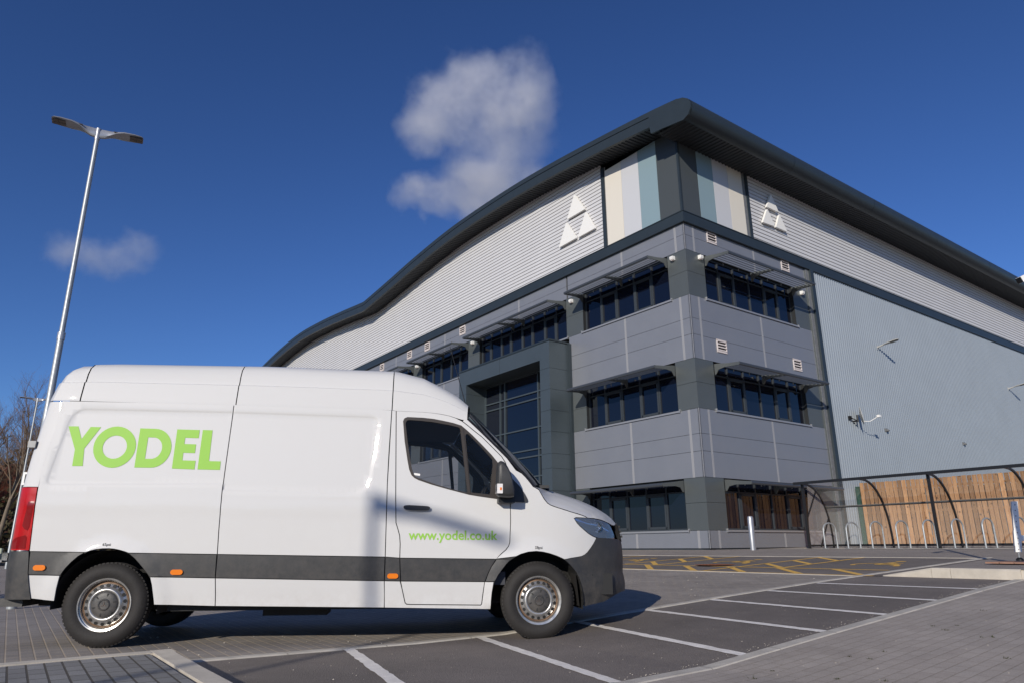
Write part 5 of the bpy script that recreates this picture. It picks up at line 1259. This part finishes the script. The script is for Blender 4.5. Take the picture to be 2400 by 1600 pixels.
# mirror
MI = None
mb = MB(); lift(mb, [(3.62,1.536),(3.665,1.498),(3.70,1.462),(3.744,1.412),(3.78,1.36),(3.806,1.315),(3.812,1.295),(3.803,1.281),(3.78,1.279),(3.645,1.289),(3.50,1.302),(3.515,1.325),(3.62,1.325)], off=.014, thick=.02, step=.04); tri = mb.build('mirror_base', M['plastic'], VAN, smooth=40, fixn=False)
def mrow(y, k, dx=0):
    pts = [(3.478,1.62),(3.492,1.650),(3.515,1.662),(3.545,1.652),(3.580,1.605),(3.612,1.54),(3.632,1.46),(3.645,1.375),(3.642,1.32),(3.60,1.312),(3.50,1.318),(3.478,1.335),(3.468,1.37),(3.472,1.48)]
    cx_, cz_ = 3.555, 1.48
    return [Vector((cx_+(x-cx_)*k*1.04+dx, y, cz_+(z-cz_)*k*1.02)) for x, z in pts]
mb = MB(); rows = [mrow(-.06, .8, .02), mrow(-.08, .93, .012), mrow(-.13, .98), mrow(-.22, .98, -.008), mrow(-.27, .92, -.01), mrow(-.29, .75, -.01)]
mb.grid(rows, 0, True); mb.poly(rows[0]); mb.poly(rows[-1][::-1]); MI = mb.build('wing_mirror', M['plastic'], VAN, smooth=50)
mb = MB(); mb.box(3.50, 3.66, -.12, .03, 1.268, 1.33); mb.build('arm', M['black_metal'], MI)
mb = MB(); mb.box(3.462, 3.516, -.298, -.16, 1.345, 1.435); mb.build('indicator', mat('clear_lens', (.75, .72, .7), .1, coat=1), MI)
mb = MB(); mb.box(3.488, 3.506, -.302, -.29, 1.375, 1.40); mb.build('indicator_bulb', M['orange'], MI)
mb = MB(); rows = [mrow(2.06, .8), mrow(2.13, .98), mrow(2.27, .92), mrow(2.29, .75)]; mb.grid(rows, 0, True); mb.poly(rows[0]); mb.poly(rows[-1]); mb.build('wing_mirror', M['plastic'], VAN, smooth=50)
# side markers
for x0, x1, z0, z1 in ((-.607,-.506,.652,.698), (.535,.642,.611,.656), (2.462,2.566,.569,.614)):
    mb = MB(); c = [(x0+.02,z0),(x1-.02,z0),(x1-.005,z0+.008),(x1,(z0+z1)/2),(x1-.005,z1-.008),(x1-.02,z1),(x0+.02,z1),(x0+.005,z1-.008),(x0,(z0+z1)/2),(x0+.005,z0+.008)]
    lift(mb, c, off=.018, thick=.016, step=.05); mb.build('side_marker', M['orange'], VAN, smooth=50, fixn=False)
mb = MB(); lift(mb, chaikin([(4.445,.585),(4.455,.585),(4.455,.595),(4.445,.595)], 1), off=.008); mb.build('parking_sensor', M['seam'], BUMP, fixn=False)
# antenna
mb = MB(); mb.tube([(3.22, .45, 2.30), (3.02, .42, 2.98)], [.006, .003], 6); mb.build('aerial', M['black_metal'], VAN)
# lettering
def letters(name, polys, par=VAN, mt='green', off=.003):
    mb = MB()
    for o_, h_ in polys: lift(mb, o_, h_, off=off, step=.06, bstep=.03)
    return mb.build(name, M[mt], par, fixn=False, smooth=60)
def ell(cx_, cz_, rx, rz, n=28, a0=0, a1=360): return [(cx_+rx*math.cos(R(a0+(a1-a0)*k/n)), cz_+rz*math.sin(R(a0+(a1-a0)*k/n))) for k in range(n if a1-a0 == 360 else n+1)]
Y = ([(-.533,1.927),(-.447,1.930),(-.402,1.812),(-.340,1.927),(-.250,1.927),(-.364,1.725),(-.352,1.565),(-.441,1.563),(-.443,1.715)], [])
O = (ell(-.104, 1.745, .184, .192, 40), [ell(-.103, 1.744, .105, .108, 32)])
Dd = ([(.095,1.925),(.094,1.559),(.235,1.560)]+[(.235+.160*math.cos(R(a)), 1.742+.182*math.sin(R(a))) for a in range(-80, 81, 10)]+[(.235,1.924)], [[(.176,1.842),(.228,1.842)]+[(.228+.085*math.cos(R(a)), 1.742+.1*math.sin(R(a))) for a in range(80, -81, -16)]+[(.228,1.642),(.176,1.641)]])
Ee = ([(.425,1.924),(.628,1.923),(.627,1.845),(.506,1.846),(.506,1.787),(.612,1.786),(.611,1.703),(.507,1.704),(.507,1.633),(.626,1.632),(.625,1.550),(.424,1.555)], [])
Ll = ([(.656,1.924),(.745,1.924),(.746,1.631),(.852,1.630),(.853,1.550),(.652,1.551)], [])
letters('lettering', [Y, O, Dd, Ee, Ll])
def text_on(name, body, x0, x1, z0, mt, bold, asc=None, squash=1):
    cu = bpy.data.curves.new(name, 'FONT'); cu.body = body; cu.size = 1; cu.offset = bold; cu.resolution_u = 4
    ob = bpy.data.objects.new(name, cu); COL.objects.link(ob); bpy.context.view_layer.update()
    me = bpy.data.meshes.new_from_object(ob.evaluated_get(bpy.context.evaluated_depsgraph_get())); bpy.data.objects.remove(ob)
    xs = [v.co.x for v in me.vertices]; k = (x1-x0)/(max(xs)-min(xs)); bm = bmesh.new(); bm.from_mesh(me)
    for v in bm.verts:
        s, z = x0+(v.co.x-min(xs))*k, z0+v.co.y*k*squash; s, z = inv(s, z); v.co = PN(s, z, .003)
    bm.to_mesh(me); bm.free(); me.materials.append(M[mt]); o = bpy.data.objects.new(name, me); COL.objects.link(o); o.parent = VAN; return o
text_on('web_address', 'www.yodel.co.uk', 2.646, 3.507, .921, 'green', .017, squash=1.02)
text_on('tyre_pressure_note', '65psi', -.073, -.005, .860, 'seam', .005)
text_on('tyre_pressure_note', '58psi', 3.881, 3.953, .836, 'seam', .005)
# wheels
def wheel(x, near, r=.358, name='wheel'):
    sgn = 1 if near else -1; y0 = .035 if near else 1.965
    e = bpy.data.objects.new(name, None); COL.objects.link(e); e.parent = VAN; e.location = (x, y0, .358)
    if not near: e.rotation_euler = (0, 0, math.pi)
    mb = MB(); T = [(.06, .215), (.022, .226), (.006, .25), (.0, .285), (.008, .315), (.03, .342), (.045, .352), (.06, r)]
    T += [(.07, r), (.071, r-.008), (.079, r-.008), (.08, r), (.105, r), (.106, r-.008), (.116, r-.008), (.117, r), (.143, r), (.144, r-.008), (.152, r-.008), (.153, r), (.165, r-.004), (.19, .342), (.215, .315), (.222, .28), (.2, .225)]
    mb.lathe(T, 72)
    for k in range(64):       # tread blocks on the shoulder
        a = 2*math.pi*k/64; Mk = Matrix.Rotation(a, 4, 'Y') @ Matrix.Translation((r-.0125, .054, 0)); mb.xbox(Mk @ Matrix.Rotation(R(28), 4, 'Z'), .016, .028, .022)
    t = mb.build('tyre', M['rubber'], e, smooth=35)
    mb = MB(); mb.lathe([(.014, .213), (.012, .222), (.018, .226), (.03, .222), (.034, .205), (.05, .2), (.075, .19), (.2, .19), (.2, .2)], 64, 0)
    mb.lathe([(.075, .19), (.058, .183), (.05, .17), (.044, .158), (.040, .150), (.030, .143), (.022, .136), (.018, .128), (.020, .118), (.028, .112), (.035, .108), (.035, .001)], 64, 0)
    mb.lathe([(.052, .194), (.058, .186), (.0545, .178)], 64, 2)
    for k in range(18):
        a = 2*math.pi*(k+.5)/18; c = Vector((.1635*math.cos(a), .0405, .1635*math.sin(a))); ur = Vector((math.cos(a), 0, math.sin(a))); ut = Vector((-math.sin(a), 0, math.cos(a))); nn = ur*-.36+Vector((0, -1, 0)); 
        mb.poly([c+ur*.0135*math.cos(q)+Vector((0, .0055*math.cos(q), 0))+ut*.0165*math.sin(q) for q in [i*math.pi/8 for i in range(16)]], 1)
    rim = mb.build('rim', [M['steel'], M['seam'], M['rimdirt']], e, smooth=45)
    mb = MB(); mb.lathe([(.032, .112), (.022, .109), (.016, .100), (.012, .075), (.010, .052), (.004, .047), (.002, .042), (.008, .036), (.008, .001)], 48)
    for k in range(6):
        a = 2*math.pi*k/6+.3; ur = Vector((math.cos(a), 0, math.sin(a))); ut = Vector((-math.sin(a), 0, math.cos(a))); c = ur*.084+Vector((0, .0105, 0)); mb.poly([c-ur*.012-ut*.004, c+ur*.014-ut*.007, c+ur*.014+ut*.007, c-ur*.012+ut*.004], 1)
    mb.build('hub_cap', [M['plastic'], M['seam']], e, smooth=40)
    mb = MB()
    for k in range(3):
        a = math.pi/2+2*math.pi*k/3; ur = Vector((math.cos(a), 0, math.sin(a))); ut = Vector((-math.sin(a), 0, math.cos(a))); c = Vector((0, .004, 0)); mb.poly([c, c+ur*.008+ut*.0035, c+ur*.031, c+ur*.008-ut*.0035])
    mb.build('emblem', mat('emblem_bronze', (.16, .12, .1), .3, .5), e)
    mb = MB(); mb.tube([(.175*.5, .035, .175*.83), (.185*.5, .02, .185*.85)], .006, 6); mb.build('valve', M['seam'], rim)
for x in (0, 3.924):
    wheel(x, True); wheel(x, False)
# arch liners, floor, under-body
for cx_, rad in ((.012, .445), (3.905, .46)):
    for s in (0, 1):
        mb = MB(); y0, y1 = (.03, .42) if s == 0 else (1.58, 1.97)
        A = [(cx_+rad*math.cos(R(a)), .37+rad*1.02*math.sin(R(a))) for a in range(-12, 193, 9)]
        mb.grid([[(x, y, z) for x, z in A] for y in (y0, y1)]); yi = y1 if s == 0 else y0
        mb.poly([(x, yi, z) for x, z in A]); mb.build('arch_liner', M['seam'], VAN)
mb = MB(); mb.box(-.7, 4.7, .42, 1.58, .33, .75); mb.box(.5, 3.4, .06, 1.94, .37, .75); mb.box(.5, 3.35, .16, .22, .29, .37); mb.box(-.7, -.45, .1, 1.9, .42, .6); mb.box(4.4, 4.7, .15, 1.85, .40, .6)
mb.box(1.3, 1.9, .4, .8, .22, .34); mb.tube([(0, .2, .358), (0, 1.8, .358)], .05); mb.tube([(3.924, .2, .358), (3.924, 1.8, .358)], .04)
mb.build('underbody', M['seam'], VAN)
mb = MB(); mb.box(-.62, -.42, .25, .34, .38, .43); mb.grid([[(4.30, .06, .60), (4.33, .06, .30)], [(4.30, .3, .60), (4.33, .3, .30)]]); mb.build('mud_flap', M['rubber'], VAN)
# cabin interior
mb = MB(); mb.box(2.30, 2.34, .08, 1.92, .4, 2.1); mb.box(2.3, 3.2, .1, 1.9, 2.13, 2.16); mb.build('bulkhead', M['cabin'], VAN)
mb = MB(); mb.prism([(3.45, .1, .9), (3.45, .1, 1.30), (3.62, .1, 1.38), (3.86, .1, 1.40), (4.0, .1, 1.36), (4.0, .1, .9)], (0, 1.8, 0)); mb.box(2.4, 3.6, .1, 1.9, .5, .62); mb.build('dashboard', M['cabin'], VAN)
for y in (.5, 1.5):
    mb = MB(); mb.prism([(2.5, y-.24, .62), (3.05, y-.24, .62), (3.08, y-.24, .98), (2.7, y-.24, 1.0), (2.5, y-.24, 1.0)], (0, .48, 0)); mb.prism([(2.42, y-.22, .95), (2.62, y-.22, .95), (2.55, y-.22, 1.52), (2.42, y-.22, 1.55)], (0, .44, 0)); mb.prism([(2.42, y-.12, 1.58), (2.52, y-.12, 1.58), (2.50, y-.12, 1.76), (2.42, y-.12, 1.76)], (0, .24, 0)); mb.build('seat', M['cabin'], VAN)
mb = MB(); Ms = Matrix.Translation((3.36, .5, 1.3)) @ Matrix.Rotation(R(-62), 4, 'Y'); mb.tube([Ms @ Vector((.19*math.cos(t), .19*math.sin(t), 0)) for t in [k*math.pi/12 for k in range(25)]], .014, 8); mb.bar(Ms @ Vector((-.18, 0, 0)), Ms @ Vector((.18, 0, 0)), .05, .02); mb.tube([Ms @ Vector((0, 0, 0)), (3.5, .5, 1.2)], .03, 8); mb.build('steering_wheel', M['seam'], VAN)
